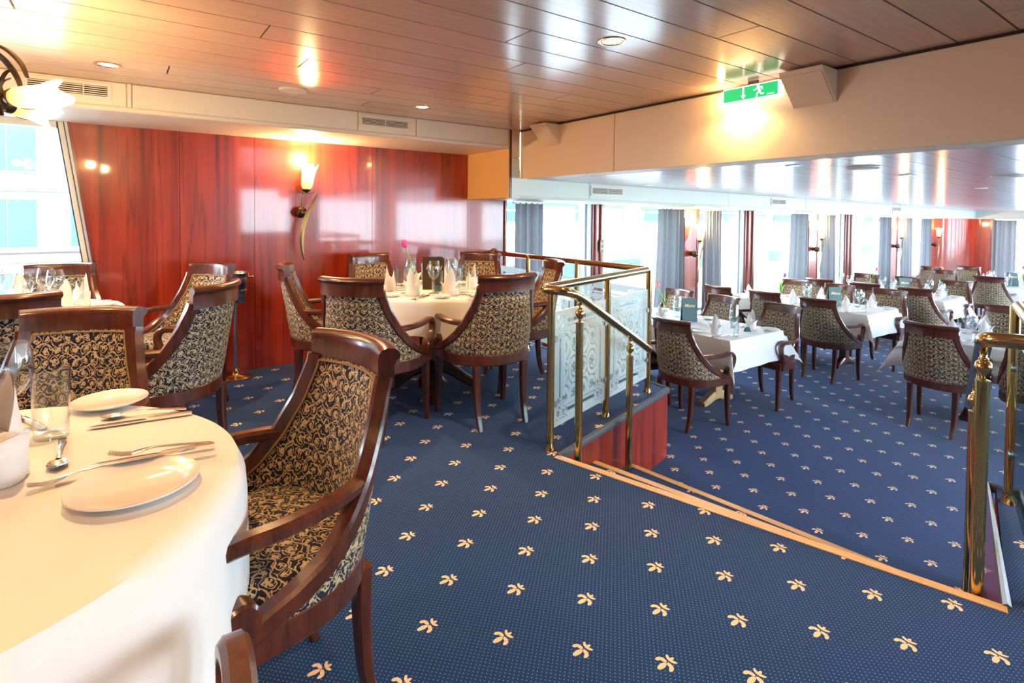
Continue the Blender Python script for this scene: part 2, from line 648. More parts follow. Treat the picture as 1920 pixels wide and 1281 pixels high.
M['soffit_low'] = plain('soffit_pale', (.70, .73, .63), .45)
M['white'] = plain('white_paint', (.85, .86, .86), .4)
M['brass'] = NT('polished_brass').pbr((.72, .50, .20), .13, metal=1.)
M['chrome'] = NT('polished_steel').pbr((.75, .77, .8), .12, metal=1.)
M['bronze'] = NT('dark_bronze').pbr((.10, .065, .035), .3, metal=.8)
M['greenbronze'] = NT('aged_gilt').pbr((.34, .27, .12), .38, metal=.8)
M['silver'] = NT('silver_cutlery').pbr((.86, .84, .8), .12, metal=1.)
M['clamp'] = NT('clamp_steel').pbr((.30, .34, .36), .35, metal=.9)
M['glass'] = mat_glass()
M['pane'] = mat_glass('window_glass', (.97, .99, 1.0), .9)
M['etched'] = mat_etched()
M['cloth'] = mat_cloth()
M['napkin'] = plain('white_napkin', (.88, .87, .86), .8, sheen=.1)
M['china'] = plain('white_china', (.88, .87, .85), .12, coat=.6)
M['curtain'] = mat_curtain()
M['shade'] = mat_shade()
M['frame_grey'] = plain('window_frame_grey', (.48, .52, .55), .4, metal=.3)
M['rubber'] = plain('window_gasket', (.03, .05, .08), .6)
M['black'] = plain('black_slot', (.012, .011, .010), .8)
M['trimdark'] = plain('dark_edge_trim', (.16, .165, .18), .38, metal=.6)
M['green'] = NT('sign_green').pbr((.0, .28, .08), .4, emit=(.0, .30, .085), emit_s=.8)
M['signwhite'] = NT('sign_white').pbr((.9, .9, .85), .4, emit=(1, .95, .8), emit_s=.8)
M['menu'] = plain('menu_leather', (.012, .075, .085), .45)
M['menuwarm'] = plain('menu_leather_warmlit', (.060, .036, .016), .45)  # the teal leather with warm lamplight put into its colour
M['gold'] = plain('gold_print', (.75, .55, .22), .35)
M['stem'] = plain('tulip_stem', (.22, .50, .06), .5)
M['pinkpetal'] = plain('pink_petal', (.80, .05, .28), .5)
M['redpetal'] = plain('coral_petal', (.85, .22, .20), .5)
M['purplepetal'] = plain('violet_petal', (.30, .10, .45), .5)
M['facade'] = plain('pale_facade', (.14, .145, .15), .8)
M['facade2'] = plain('pale_facade_band', (.085, .095, .10), .8)
M['farpane'] = plain('far_window_pane', (.045, .070, .075), .5, spec=.05)
M['hull'] = plain('white_hull', (.40, .41, .42), .6)
M['deckgrey'] = plain('deck_grey', (.05, .07, .09), .7)
M['quay'] = plain('quay_concrete', (.30, .31, .32), .9)
M['lens'] = NT('downlight_lens').pbr((.9, .8, .6), .4, emit=(1, .78, .45), emit_s=14)
M['dullens'] = NT('small_downlight_lens').pbr((.9, .9, .9), .4, emit=(1, .9, .75), emit_s=1.5)

# ------------------------------------------------------------------ the room
YW, ZC, ZS, YS = 4.957, 2.12, 1.942, 4.21       # red wall, ceiling, soffit underside, soffit front
XB, ZB = 3.11, 1.664                             # beam face, beam underside
DROP = .526                                      # lower floor under the upper one
XF = 17.5                                        # far end wall
YO = -4.2                                        # wall behind the viewer
O2 = Vector((1.932, 2.247))
TH = radians(15.77)
SV, TV = Vector((cos(TH), sin(TH))), Vector((sin(TH), -cos(TH)))


def ST(s, t, z=0.):
    p = O2 + SV * s + TV * t
    return Vector((p.x, p.y, z))


def dz(x):
    return -SHEER * max(0, x - 3.4)


def zfl(x):
    return -DROP + dz(x)


def struct(o, label, cat=None):
    tag(o, label, cat)
    o['kind'] = 'structure'
    return o


EDGE_L, EDGE_R = (3.39, 2.66), (3.49, .755)
poly = [(-3.2, YO), (3.6, YO), EDGE_R, (2.429, .484), (1.932, 2.247), EDGE_L, (3.4, YW), (-3.2, YW)]
struct(MB().prism(poly, -.04, 0).build('floor_upper', M['carpet_up'], smooth=0), 'navy fleur-de-lis carpet of the raised platform above the steps', 'carpet')
mb = MB()
for x0, x1 in ((1.2, 3.4), (3.4, XF)):
    mb.prism([(x0, YO), (x1, YO), (x1, 5.0), (x0, 5.0)], lambda x, y: zfl(x) - .05, lambda x, y: zfl(x))
struct(mb.build('floor_lower', M['carpet_low'], smooth=0), 'bright blue fleur-de-lis carpet of the lower dining room', 'carpet')

# steps: two carpeted treads with pale wooden nosings between the platform and the lower floor
WID = 1.83
st = struct(link('stairs', None), 'three shallow carpeted steps with pale wooden nosings', 'stairs')
STEP = ((0, 0, 0), (.411, .288, -.175), (.868, .612, -.35))        # where each nosing meets the two sides
for (a0, b0, _), (a1, b1, z) in zip(STEP, STEP[1:]):
    q = [ST(a0, .002), ST(a1, .002), ST(b1, WID - .002), ST(b0, WID - .002)]
    MB().prism([(p.x, p.y) for p in q][::-1], -.60, z).build('tread', M['carpet_low'], st, 0)
q = [ST(-.03, .002), ST(0, .002), ST(0, WID - .002), ST(-.03, WID - .002)]
MB().prism([(p.x, p.y) for p in q][::-1], -.60, -.041).build('riser', M['carpet_low'], st, 0)
for s, s2, z in STEP:
    ext = .0 if z == 0 else -.004
    pr = [(-.032, 0), (.010, 0), (.014, -.005), (.014, -.030), (.004, -.034), (.004, -.006), (-.032, -.006)]
    a, b = ST(s, -ext, z + .003), ST(s2, WID + ext, z + .003)
    MB().sweep([a, b], [(-p, q2) for p, q2 in pr], up=(0, 0, 1)).build('nosing', M['nosing'], st, 20)

# panelled sides of the stair well and the platform front
pw = struct(link('wall_platform', None), 'polished red mahogany panels facing the raised platform', 'wall panel')


def panel(a, b, z0, z1, th, mat, parent, name='panel'):
    d = (Vector(b) - Vector(a)).normalized()
    n = Vector((d.y, -d.x)) * th
    q = [a, b, (b[0] + n.x, b[1] + n.y), (a[0] + n.x, a[1] + n.y)]
    m = MB()
    f0 = z0 if callable(z0) else (lambda x, y: z0)
    f1 = z1 if callable(z1) else (lambda x, y: z1)
    pts = [tuple(p) for p in q]
    if (Vector(pts[1]) - Vector(pts[0])).cross(Vector(pts[2]) - Vector(pts[1])) < 0:
        pts = pts[::-1]
    return m.prism(pts, f0, f1).build(name, mat, parent, 0)


lo = lambda x, y: zfl(x) - .02
for s0, s1 in ((0.0, .74), (.745, 1.513)):
    a, b = ST(s0, 0), ST(s1, 0)
    panel((b.x, b.y), (a.x, a.y), lo, -.03, .015, M['veneer'], pw)
for s0, s1 in ((0.0, 1.10),):
    a, b = ST(s0, WID), ST(s1, WID)
    panel((a.x, a.y), (b.x, b.y), lo, -.03, .015, M['veneer'], pw)
for a, b in ((EDGE_L, (3.40, 3.8)), ((3.40, 3.805), (3.40, YW)), ((3.6, YO), (3.54, -.9)), ((3.54, -.895), EDGE_R)):
    panel(a, b, lo, -.03, -.015, M['veneer'], pw)
prt = [(-.012, -.03), (.014, -.03), (.016, -.012), (.012, .006), (.0, .014), (-.012, .006)]
for path in ([ST(.004, 0, 0), ST(1.515, 0, 0), Vector((3.402, 2.9, 0)), Vector((3.405, YW, 0))], [ST(.004, WID, 0), ST(1.10, WID, 0), Vector((3.55, -.9, 0)), Vector((3.6, YO, 0))]):
    MB().sweep(path, prt, up=(0, 0, 1)).build('edge_trim', M['trimdark'], pw, 30)

# red wall: veneered panels with hairline joints
wr = struct(link('wall_back', None), 'glossy red mahogany wall with tall veneered panels', 'wall')
rake = lambda z: -.285 + (1.955 - z) * .1325
xs = [None, .375, .91, 1.93, 2.98, 3.445]
for i in range(5):
    x1 = xs[i + 1] - .0015
    if i == 0:
        pts = [(rake(0), 0), (x1, 0), (x1, ZS + .02), (rake(ZS + .02), ZS + .02)]
    else:
        pts = [(xs[i] + .0015, 0), (x1, 0), (x1, ZS + .02), (xs[i] + .0015, ZS + .02)]
    m = MB().prism([(x, z) for x, z in pts], 0, .03)
    m.xf(Matrix(((1, 0, 0, 0), (0, 0, 1, YW), (0, 1, 0, 0), (0, 0, 0, 1))))
    m.f = [f[::-1] for f in m.f]
    m.build('panel', M['veneer'], wr, 0)
MB().box(-3.2, 3.445, YW + .03, YW + .10, -.03, .60).box(-.1, 3.445, YW + .03, YW + .10, .60, 2.3).build('backing', M['pierwood'], wr, 0)
MB().box(-3.2, rake(.3), YW, YW + .03, 0, .60).build('panel', M['veneer'], wr, 0)
MB().cbox(3.445, 3.475, YW - .02, YW + .10, -.02, 1.5, .006).build('edge_post', M['pierwood'], wr)

# raked ship window beside it
w1 = struct(link('window_1', None), 'raked ship window with a pale frame beside the red wall', 'window')
def strip(x_off0, x_off1, y0, y1, mat, name, z0=.60, z1=1.95):
    pts = [(rake(z0) + x_off0, z0), (rake(z0) + x_off1, z0), (rake(z1) + x_off1, z1), (rake(z1) + x_off0, z1)]
    m = MB().prism(pts, y0, y1)
    m.xf(Matrix(((1, 0, 0, 0), (0, 0, 1, 0), (0, 1, 0, 0), (0, 0, 0, 1))))
    m.f = [f[::-1] for f in m.f]
    return m.build(name, mat, w1, 0)
strip(-.018, .0, YW - .012, YW + .10, M['pierwood'], 'wood_edge')
strip(-.034, -.018, YW - .004, YW + .10, M['frame_grey'], 'jamb')
strip(-.040, -.034, YW + .006, YW + .10, M['rubber'], 'gasket')
strip(-.070, -.040, YW + .012, YW + .10, M['cream'], 'frame')
strip(-.078, -.070, YW + .02, YW + .10, M['rubber'], 'gasket')
MB().box(-3.2, -.2, YW + .0, YW + .10, .60, .66).build('sill', M['white'], w1, 0)
MB().box(-3.2, -.36, YW + .01, YW + .10, 1.90, 1.96).build('head_frame', M['cream'], w1, 0)
m = MB().prism([(-3.2, .66), (rake(.66) - .074, .66), (rake(1.9) - .074, 1.9), (-3.2, 1.9)], YW + .055, YW + .06)
m.xf(Matrix(((1, 0, 0, 0), (0, 0, 1, 0), (0, 1, 0, 0), (0, 0, 0, 1)))); m.f = [f[::-1] for f in m.f]
m.build('pane', M['pane'], w1, 0)
MB().box(-2.35, -2.28, YW + .01, YW + .10, .66, 1.9).build('mullion', M['frame_grey'], w1, 0)

# upper ceiling: narrow planks, each its own piece
ce = struct(MB().box(-3.2, XB + .05, YO, YW + .1, ZC + .016, ZC + .08).build('ceiling_upper', M['gap'], smooth=0), 'pinkish brown plank ceiling over the raised platform', 'ceiling')
PIT, Y0P = .2085, .646
JR = {}
for ymid, x in ((2.90, -.335), (2.64, .528), (3.06, .80), (3.5, 1.37), (3.93, 1.456), (3.29, 2.145), (2.0, 1.458), (2.42, 1.745), (2.87, 2.44), (1.377, 2.184), (.6, 2.79), (3.71, .226)):
    JR.setdefault(int(math.floor((ymid - Y0P) / PIT)), []).append(x)
for k in range(-24, 18):
    y0, y1 = Y0P + PIT * k, Y0P + PIT * (k + 1)
    y0, y1 = max(y0, YO), min(y1, YS + .02)
    if y1 - y0 < .03: continue
    cuts = JR.get(k, [])
    if not cuts:
        cuts = [random.uniform(-2.6, -.8)]
    elif cuts[0] > .2:
        cuts = [cuts[0] - 2.9] + cuts
    xx = sorted([-3.2] + [c for c in cuts if c > -3.1] + [XB])
    for a, b in zip(xx, xx[1:]):
        MB().box(a + .004, b - .004, y0 + .004, y1 - .004, ZC, ZC + .014).build('plank', M['plank'], ce, 0)

# lower ceiling, following the sheer of the deck
cl = struct(MB().prism([(XB + .1, YO), (XF, YO), (XF, 5.0), (XB + .1, 5.0)], lambda x, y: ZB + dz(x) + .016, lambda x, y: ZB + dz(x) + .1).build('ceiling_lower', M['gap'], smooth=0), 'satin plank ceiling of the lower dining room, its colour paled for daylight', 'ceiling')
for k in range(-24, 18):
    y0, y1 = max(Y0P + PIT * k, YO), min(Y0P + PIT * (k + 1), YS + .02)
    if y1 - y0 < .03: continue
    x = XB + .26
    xx = [x]
    x += random.uniform(1.2, 4)
    while x < XF - .8:
        xx.append(x)
        x += 4.2
    xx.append(XF)
    for a, b in zip(xx, xx[1:]):
        q = [(a + .003, y0 + .003), (b - .003, y0 + .003), (b - .003, y1 - .003), (a + .003, y1 - .003)]
        MB().prism(q, lambda x, y: ZB + dz(x), lambda x, y: ZB + dz(x) + .014).build('plank', M['plank_low'], cl, 0)

# soffit above the red wall
so = struct(MB().box(-3.2, 2.98, YS + .012, YW + .1, ZS, ZC + .02).build('ceiling_soffit', M['cream'], smooth=0), 'cream boxed soffit above the red wall', 'soffit')
for a, b in ((-3.2, -1.25), (-1.245, .036), (.066, 1.52), (1.525, 2.02), (2.026, 2.955)):
    MB().cbox(a, b, YS, YS + .014, ZS + .03, ZC - .002, .003).build('panel', M['cream'], so)
MB().cbox(.040, .062, YS - .006, YS + .014, ZS + .03, ZC - .002, .003).build('joint_strip', M['cream'], so)
MB().tube([(-3.2, YS + .012, ZS + .014), (2.97, YS + .012, ZS + .014)], .018, 12).build('lip', M['cream'], so)
# dropped end block and the beam over the steps
eb = struct(MB().box(2.98, 3.10, YS + .004, YW + .1, 1.475, ZC + .02).build('ceiling_endblock', M['apricot'], smooth=0), 'apricot painted drop panel at the soffit end', 'soffit')
MB().tube([(2.98, YS + .01, 1.483), (2.98, YW, 1.483)], .012, 10).build('lip', M['apricot'], eb)
MB().box(2.990, 3.004, YS - .004, YS + .006, 1.475, ZC).build('joint_strip', M['tablewood'], eb, 0)
MB().box(3.01, 3.104, YS - .006, YS + .006, 1.86, ZC).build('joint_strip', M['beam'], eb, 0)
MB().box(3.01, 3.104, YS - .006, YS + .006, 1.475, 1.855).build('joint_strip', M['soffit_low'], eb, 0)
bm = struct(MB().box(XB + .012, XB + .25, YO, YS, ZB, ZC + .02).build('ceiling_beam', M['beam'], smooth=0), 'deep cream beam spanning above the steps', 'beam')
for a, b in ((YO, -.9), (-.896, 2.985), (2.989, YS)):
    MB().cbox(XB, XB + .014, a, b, ZB - .004, ZC - .012, .002).build('panel', M['beam'], bm)
MB().box(XB - .012, XB + .012, YO, YS, ZC - .012, ZC).build('shadow_gap', M['gap'], bm, 0)
# lower soffit, above the window wall and across the far end
ls = struct(MB().prism([(3.10, YS + .014), (16.95, YS + .014), (16.95, YO), (XF + .1, YO), (XF + .1, 5.05), (3.10, 5.05)], lambda x, y: 1.475 + dz(x), lambda x, y: ZB + dz(x) + .02).build('ceiling_valance', M['soffit_low'], smooth=0), 'pale green boxed soffit above the curtained windows', 'soffit')
xx = [3.10, 4.02, 6.55, 8.02, 8.6, 10.9, 13.5, 15.6, 16.95]
for a, b in zip(xx, xx[1:]):
    MB().prism([(a + .004, YS), (b - .004, YS), (b - .004, YS + .015), (a + .004, YS + .015)], lambda x, y: 1.500 + dz(x), lambda x, y: ZB + dz(x) - .004).build('panel', M['soffit_low'], ls, 0)
MB().tube([(3.10, YS + .012, 1.487), (3.4, YS + .012, 1.487), (16.95, YS + .012, 1.487 + dz(16.95)), (16.95, YO, 1.487 + dz(16.95))], .016, 10).build('lip', M['soffit_low'], ls)

# window wall of the lower room
ww = struct(link('wall_windows', None), 'window wall with mahogany piers and grey curtains', 'wall')
YG = 4.97
SILL = .40


def zbox(x0, x1, y0, y1, h0, z1, mat, parent, name, c=.004):
    """box whose foot follows the lower floor (h0 above it) and whose head follows the soffit"""
    return MB().prism([(x0, y0), (x1, y0), (x1, y1), (x0, y1)], lambda x, y: zfl(x) + h0, lambda x, y: z1 + dz(x)).build(name, mat, parent, 0)


MB().prism([(3.445, YG), (16.3, YG), (16.3, YG + .1), (3.445, YG + .1)], lambda x, y: zfl(x) - .02, lambda x, y: zfl(x) + SILL).build('parapet', M['pierwood'], ww, 0)
MB().prism([(3.445, YG - .04), (16.3, YG - .04), (16.3, YG + .1), (3.445, YG + .1)], lambda x, y: zfl(x) + SILL, lambda x, y: zfl(x) + SILL + .03).build('sill', M['pierwood'], ww, 0)
PIERS = [(6.53, 6.94), (10.14, 10.58), (13.78, 14.30)]
MULL = [(4.73, 4.99), (8.10, 8.47), (11.63, 12.07)]
for a, b in PIERS:
    p = zbox(a, b, YG - .04, YG + .1, SILL, 1.50, M['pierwood'], ww, 'pier')
    for q in ((a + .06, b - .06, .55, 1.33),):
        m = MB().prism([(q[0], YG - .052), (q[1], YG - .052), (q[1], YG - .04), (q[0], YG - .04)], lambda x, y: zfl(x) + q[2], lambda x, y: q[3] + dz(x))
        m.build('raised_panel', M['veneer'], p, 0)
        MB().sweep([(q[0], YG - .05, zfl(a) + q[2]), (q[1], YG - .05, zfl(b) + q[2]), (q[1], YG - .05, q[3] + dz(b)), (q[0], YG - .05, q[3] + dz(a))], [(-.008, -.01), (.008, -.01), (.008, .01), (-.008, .01)], up=(0, 1, 0), closed=True).build('moulding', M['pierwood'], p, 20)
for a, b in MULL:
    w = b - a
    p = zbox(a + .25 * w, b, YG - .02, YG + .1, SILL, 1.50, M['pierwood'], ww, 'mullion')
    MB().tube([(a + .45 * w, YG - .02, zfl(a) + SILL), (a + .45 * w, YG - .02, 1.48 + dz(a))], .03, 10).build('round_post', M['pierwood'], p)
    MB().tube([(a + .80 * w, YG - .02, zfl(a) + SILL), (a + .80 * w, YG - .02, 1.48 + dz(a))], .03, 10).build('round_post', M['pierwood'], p)
    zbox(a, a + .25 * w, YG, YG + .1, SILL, 1.50, M['frame_grey'], ww, 'frame_post')
ops = [(3.475, 4.73), (4.99, 6.53), (6.94, 8.10), (8.47, 10.14), (10.58, 11.63), (12.07, 13.78), (14.30, 16.25)]
for i, (a, b) in enumerate(ops):
    w = struct(link('window_%d' % (i + 2), None), 'tall clear window of the lower dining room', 'window')
    zbox(a, b, YG + .05, YG + .056, SILL + .03, 1.50, M['pane'], w, 'pane')
    zbox(a, a + .03, YG + .03, YG + .08, SILL + .03, 1.50, M['frame_grey'], w, 'frame_side')
    zbox(b - .03, b, YG + .03, YG + .08, SILL + .03, 1.50, M['frame_grey'], w, 'frame_side')
zbox(16.2, 16.3, YG - .03, YG + .1, 0, 1.5, M['pierwood'], ww, 'end_post')

# far end wall: curved mahogany corner, curtain and window
fw = struct(link('wall_far', None), 'curved red mahogany panelling at the far end', 'wall')
arc = [(16.25, YG)] + [(XF - .75 + .75 * sin(a), YG - .75 + .75 * cos(a)) for a in [radians(x) for x in range(0, 91, 10)]] + [(XF, 4.06)]
m = MB()
m.grid([[(x, y, zfl(x)) for x, y in arc], [(x, y, 1.5 + dz(x)) for x, y in arc]])
m.grid([[(x + .06, y + .06, zfl(x)) for x, y in arc], [(x + .06, y + .06, 1.5 + dz(x)) for x, y in arc]])
m.build('panel', M['veneer'], fw, 60)
MB().box(XF, XF + .1, 3.98, 4.06, zfl(XF), 1.5 + dz(XF)).build('end_post', M['pierwood'], fw, 0)
MB().box(XF, XF + .1, YO, 3.98, zfl(XF), zfl(XF) + .42).build('parapet', M['pierwood'], fw, 0)
for y in (2.1, .3, -1.4, -3.0):
    MB().box(XF, XF + .1, y, y + .22, zfl(XF) + .42, 1.5 + dz(XF)).build('mullion', M['pierwood'], fw, 0)
w = struct(link('window_9', None), 'wide window at the far end of the dining room', 'window')
MB().box(XF + .05, XF + .056, YO, 3.98, zfl(XF) + .42, 1.5 + dz(XF)).build('pane', M['pane'], w, 0)

# unseen walls behind and beside the viewer; opposite windows placed for reflections and daylight
wl = struct(MB().box(-3.3, -3.2, YO - .1, YW + .1, -.6, 2.3).build('wall_left', M['veneer'], smooth=0), 'red mahogany end wall of the raised platform', 'wall')
wf = struct(link('wall_front', None), 'window wall along the opposite side of the ship', 'wall')
MB().box(-3.3, 3.4, YO - .1, YO, -.03, .85).box(-3.3, 2.3, YO - .1, YO, .85, 1.86).build('parapet', M['veneer'], wf, 0)  # upper windows closed off here to cut daylight on the platform
MB().box(-3.3, 3.4, YO - .1, YO, 1.86, 2.3).build('header', M['cream'], wf, 0)
MB().prism([(3.4, YO - .1), (XF, YO - .1), (XF, YO), (3.4, YO)], lambda x, y: zfl(x) - .02, lambda x, y: zfl(x) + SILL).build('parapet', M['pierwood'], wf, 0)
for a, b, z0, z1 in ((-3.3, -2.9, .45, 1.86), (-.95, -.6, .45, 1.86), (1.15, 1.5, .45, 1.86), (3.4, 4.1, -.5, 1.95), (5.6, 6.2, -.5, 1.95), (8.5, 9.0, -.3, 1.7), (11.0, 11.4, -.3, 1.7), (13, 13.4, -.3, 1.7), (15.4, 15.8, -.3, 1.7)):
    MB().box(a, b, YO - .1, YO, z0, z1).build('pier', M['pierwood'], wf, 0)
for i, (a, b, z0, z1) in enumerate(((-2.9, 3.1, .45, 1.86), (3.7, XF, -.25, 1.70))):
    w = struct(link('window_%d' % (10 + i), None), 'long window on the opposite side of the ship', 'window')
    MB().box(a, b, YO - .06, YO - .055, z0, z1).build('pane', M['pane'], w, 0)

# ------------------------------------------------------------------ armchair
ZBK, ZTP = .452, .955
YE = [(0, .175), (.03, .105), (.07, .035), (.14, -.040), (.25, -.112), (.4, -.172), (.6, -.225), (.8, -.262), (1, -.287)]


def c_ye(v):
    for (a, p), (b, q) in zip(YE, YE[1:]):
        if v <= b:
            t = (v - a) / (b - a)
            return p + (q - p) * t
    return YE[-1][1]


def c_par(v):
    return .272 + .018 * v, .25 - .03 * v, -.245 - .085 * v ** 1.3   # half width, depth, back line


def c_pt(tau, v, off=0.):
    a, b, yb = c_par(v)
    s = 1 if tau >= 0 else -1
    t = abs(tau)
    if t <= pi / 2:
        x, y = a * sin(t), yb + b * (1 - cos(t))
        n = Vector((b * sin(t), -a * cos(t), 0)).normalized()
    else:
        x, y = a, yb + b + (t - pi / 2) * b
        n = Vector((1, 0, 0))
    p = Vector((x, y, ZBK + (ZTP - ZBK) * v)) + n * off
    return Vector((s * p.x, p.y, p.z)), Vector((s * n.x, n.y, 0))


def c_edge(v):
    a, b, yb = c_par(v)
    d = (c_ye(v) - yb) / b
    return acos(1 - d) if d <= 1 else pi / 2 + (d - 1)


def rrect(w, h, c):
    w, h = w / 2, h / 2
    return [(-w + c, -h), (w - c, -h), (w, -h + c), (w, h - c), (w - c, h), (-w + c, h), (-w, h - c), (-w, -h + c)]


def make_chair(loc, rz, label, group):
    root = thing('armchair', label, 'chair', loc, rz, group)
    # upholstered shells
    VT = .845
    def shell(off, v0, puff):
        rows, uvs = [], []
        for i in range(15):
            v = v0 + (VT - v0) * i / 14
            e = c_edge(v) - .02 / .28
            row, uv = [], []
            for j in range(23):
                f = -1 + 2 * j / 22
                k = off + puff * (1 - f ** 4) * (1 - (2 * (v - v0) / (VT - v0) - 1) ** 4)
                p, n = c_pt(e * f, v, k)
                row.append(p)
                uv.append((e * f * .29, p.z))
            rows.append(row)
            uvs.append(uv)
        return MB().grid(rows, uvs)
    m = shell(.016, .01, .008)
    m.build('back_panel', M['fabric'], root, 60)
    m = shell(-.016, .03, -.010)
    inner = m.build('backrest', M['fabric'], root, 60)
    # gold cord round the inner panel
    path = []
    for v in [VT - .012 - (VT - .06) * i / 16 for i in range(17)][::-1]:
        path.append(c_pt(-(c_edge(v) - .085), v, -.020)[0])
    v = VT - .012
    e = c_edge(v) - .085
    for j in range(1, 14):
        path.append(c_pt(-e + 2 * e * j / 14, v, -.020)[0])
    for i in range(17):
        v = VT - .012 - (VT - .06) * i / 16
        path.append(c_pt(c_edge(v) - .085, v, -.020)[0])
    MB().tube(path, .0042, 5).build('piping', M['piping'], inner, 60)
    # stiles sweeping down from the rail to the front of the seat
    for sd in (-1, 1):
        pts, fr = [], []
        N = 22
        for i in range(N):
            v = .86 * (1 - i / (N - 1)) ** 1.25
            p, n = c_pt(sd * c_edge(v), v)
            pts.append(p)
            fr.append(n)
        frames = []
        for i in range(N):
            T = (pts[min(i + 1, N - 1)] - pts[max(i - 1, 0)]).normalized()
            V = fr[i].cross(T).normalized()
            U = T.cross(V).normalized()
            frames.append((U, V))
        MB().sweep(pts, rrect(.046, .050, .008), frames=frames).build('stile', M['chairwood'], root, 40)
    # rolled top rail
    pr = [(-.021, -.058), (-.021, .018), (-.018, .034), (-.010, .044), (.004, .049), (.022, .047), (.034, .040), (.038, .029), (.034, .019), (.024, .012), (.021, .0), (.021, -.058)]
    pts, frames = [], []
    e = c_edge(.9) + .06
    for j in range(25):
        p, n = c_pt(-e + 2 * e * j / 24, .915)
        pts.append(p)
        frames.append((n, Vector((0, 0, 1))))
    MB().sweep(pts, pr, frames=frames).build('top_rail', M['chairwood'], root, 40)
    # seat rail and cushion
    te = pi / 2 + (.195 + .245 - .25) / .25
    pts, frames = [], []
    for j in range(33):
        p, n = c_pt(-te + 2 * te * j / 32, 0)
        pts.append(Vector((p.x, p.y, .424)))
        frames.append((n, Vector((0, 0, 1))))
    m = MB().sweep(pts, rrect(.036, .070, .006), frames=frames)
    m.cbox(-.277, .277, .182, .218, .389, .459, .006)
    m.build('seat_rail', M['chairwood'], root, 40)
    rows, uvs = [], []
    rim = []
    for j in range(40):
        a = 2 * pi * j / 40
        x, y = cos(a), sin(a)
        k = 1 / (abs(x) ** 3.2 + abs(y) ** 3.2) ** (1 / 3.2)
        rim.append((x * k * .246, y * k * .222 - .012))
    for z, k in ((.445, .97), (.46, 1.0), (.480, 1.0), (.496, .96), (.507, .86), (.513, .6), (.516, .3), (.517, .02)):
        rows.append([(x * k, (y + .012) * k - .012, z) for x, y in rim])
        uvs.append([(x * k, y * k + .5) for x, y in rim])
    MB().grid(rows, uvs, closed=True).build('seat', M['fabric'], root, 60)
    # arms: forward, rounded down and curled into a scroll on the seat rail
    for sd in (-1, 1):
        v = .42
        p, n = c_pt(sd * c_edge(v), v)
        path = smoothpath([(p.x * .985, p.y - .005, p.z - .01), (sd * .264, -.07, .652), (sd * .274, .05, .648), (sd * .280, .14, .655), (sd * .280, .190, .650), (sd * .280, .222, .624), (sd * .280, .226, .588), (sd * .280, .212, .552), (sd * .280, .192, .520), (sd * .280, .188, .475)], 5)
        m = MB()
        frames = []
        for i in range(len(path)):
            T = (path[min(i + 1, len(path) - 1)] - path[max(i - 1, 0)]).normalized()
            U = Vector((1, 0, 0))
            U = (U - T * U.dot(T)).normalized()
            frames.append((U, T.cross(U).normalized()))
        m.sweep(path, rrect(.044, .034, .009), frames=frames)
        rot = Matrix.Translation((sd * .280, .152, .502)) @ Matrix.Rotation(pi / 2, 4, 'Y')
        m.lathe([(.001, -.024), (.036, -.024), (.042, -.018), (.042, .018), (.036, .024), (.001, .024)], 18, rot)
        m.build('arm', M['chairwood'], root, 40)
    # sabre legs
    for sx, sy in ((1, 1), (-1, 1), (1, -1), (-1, -1)):
        if sy > 0:
            p = [(sx * .247, .196, .395), (sx * .247, .198, .24), (sx * .249, .204, .10), (sx * .251, .216, 0)]
        else:
            p = [(sx * .168, -.205, .395), (sx * .166, -.208, .24), (sx * .163, -.222, .10), (sx * .160, -.250, 0)]
        path = smoothpath(p, 4)
        n = len(path)
        MB().sweep(path, rrect(.046, .046, .007), up=(0, 1, 0), scale=[1.0 - .38 * i / (n - 1) for i in range(n)]).build('leg', M['chairwood'], root, 40)
    return root


def face(f):
    return atan2(-f[0], f[1])


CH = {}


def chair(top, f, label, group, low=False):
    """top: ground position of the middle of the back's top rail; f: direction the sitter faces"""
    f = Vector(f).normalized()
    p = Vector(top) + f * .335
    z = zfl(p.x) if low else 0
    loc, rz = (p.x, p.y, z), face(f)
    if not CH:
        CH['p'] = make_chair(loc, rz, label, group)
        return CH['p']
    return dup(CH['p'], loc, rz, label, group, tilt=low)


GU, GL = 'scroll-patterned armchairs on the raised platform', 'scroll-patterned armchairs in the lower dining room'
NT_, WT_, RT_ = 'the open round table', 'the window-side round table', 'the round table with the pink tulip'
chair((.595, 1.56), (-.975, -.22), 'gold-lit scroll fabric armchair standing alone on the stair side of the open round table', GU)
chair((-.10, 2.60), (-.36, -.93), 'armchair showing its gold scroll backrest across the open round table', GU)
chair((-.160, .40), (.03, 1), 'armchair of which only a polished rail end shows at the open round table', GU)
chair((.435, 3.09), (-.79, .61), 'armchair turned with its patterned outer back beside the wine cooler stand', GU)
chair((.56, 4.40), (-.80, -.60), 'armchair with pale sheen backrest between the red wall and the window-side table', GU)
chair((-.34, 4.86), (-.10, -1), 'armchair standing before the raked ship window', GU)
chair((-.42, 3.13), (.0, 1), 'armchair with its dark rail backing onto the open round table', GU)
chair((.90, 4.05), (.95, -.30), 'armchair seen side-on against the red wall under the tulip wall lamp', GU)
chair((1.015, 2.98), (.76, .65), 'armchair with its back to the open carpet, beside the red wall table', GU)
chair((1.91, 2.66), (.10, 1), 'armchair with its back to the steps at the pink tulip table', GU)
chair((1.79, 4.72), (.10, -1), 'armchair close to the red wall behind the pink tulip table', GU)
chair((2.81, 4.41), (-.75, -.66), 'armchair below the end of the brass wall rail', GU)
chair((2.86, 3.32), (-.93, .36), 'armchair squeezed between the pink tulip table and the glass railing', GU)

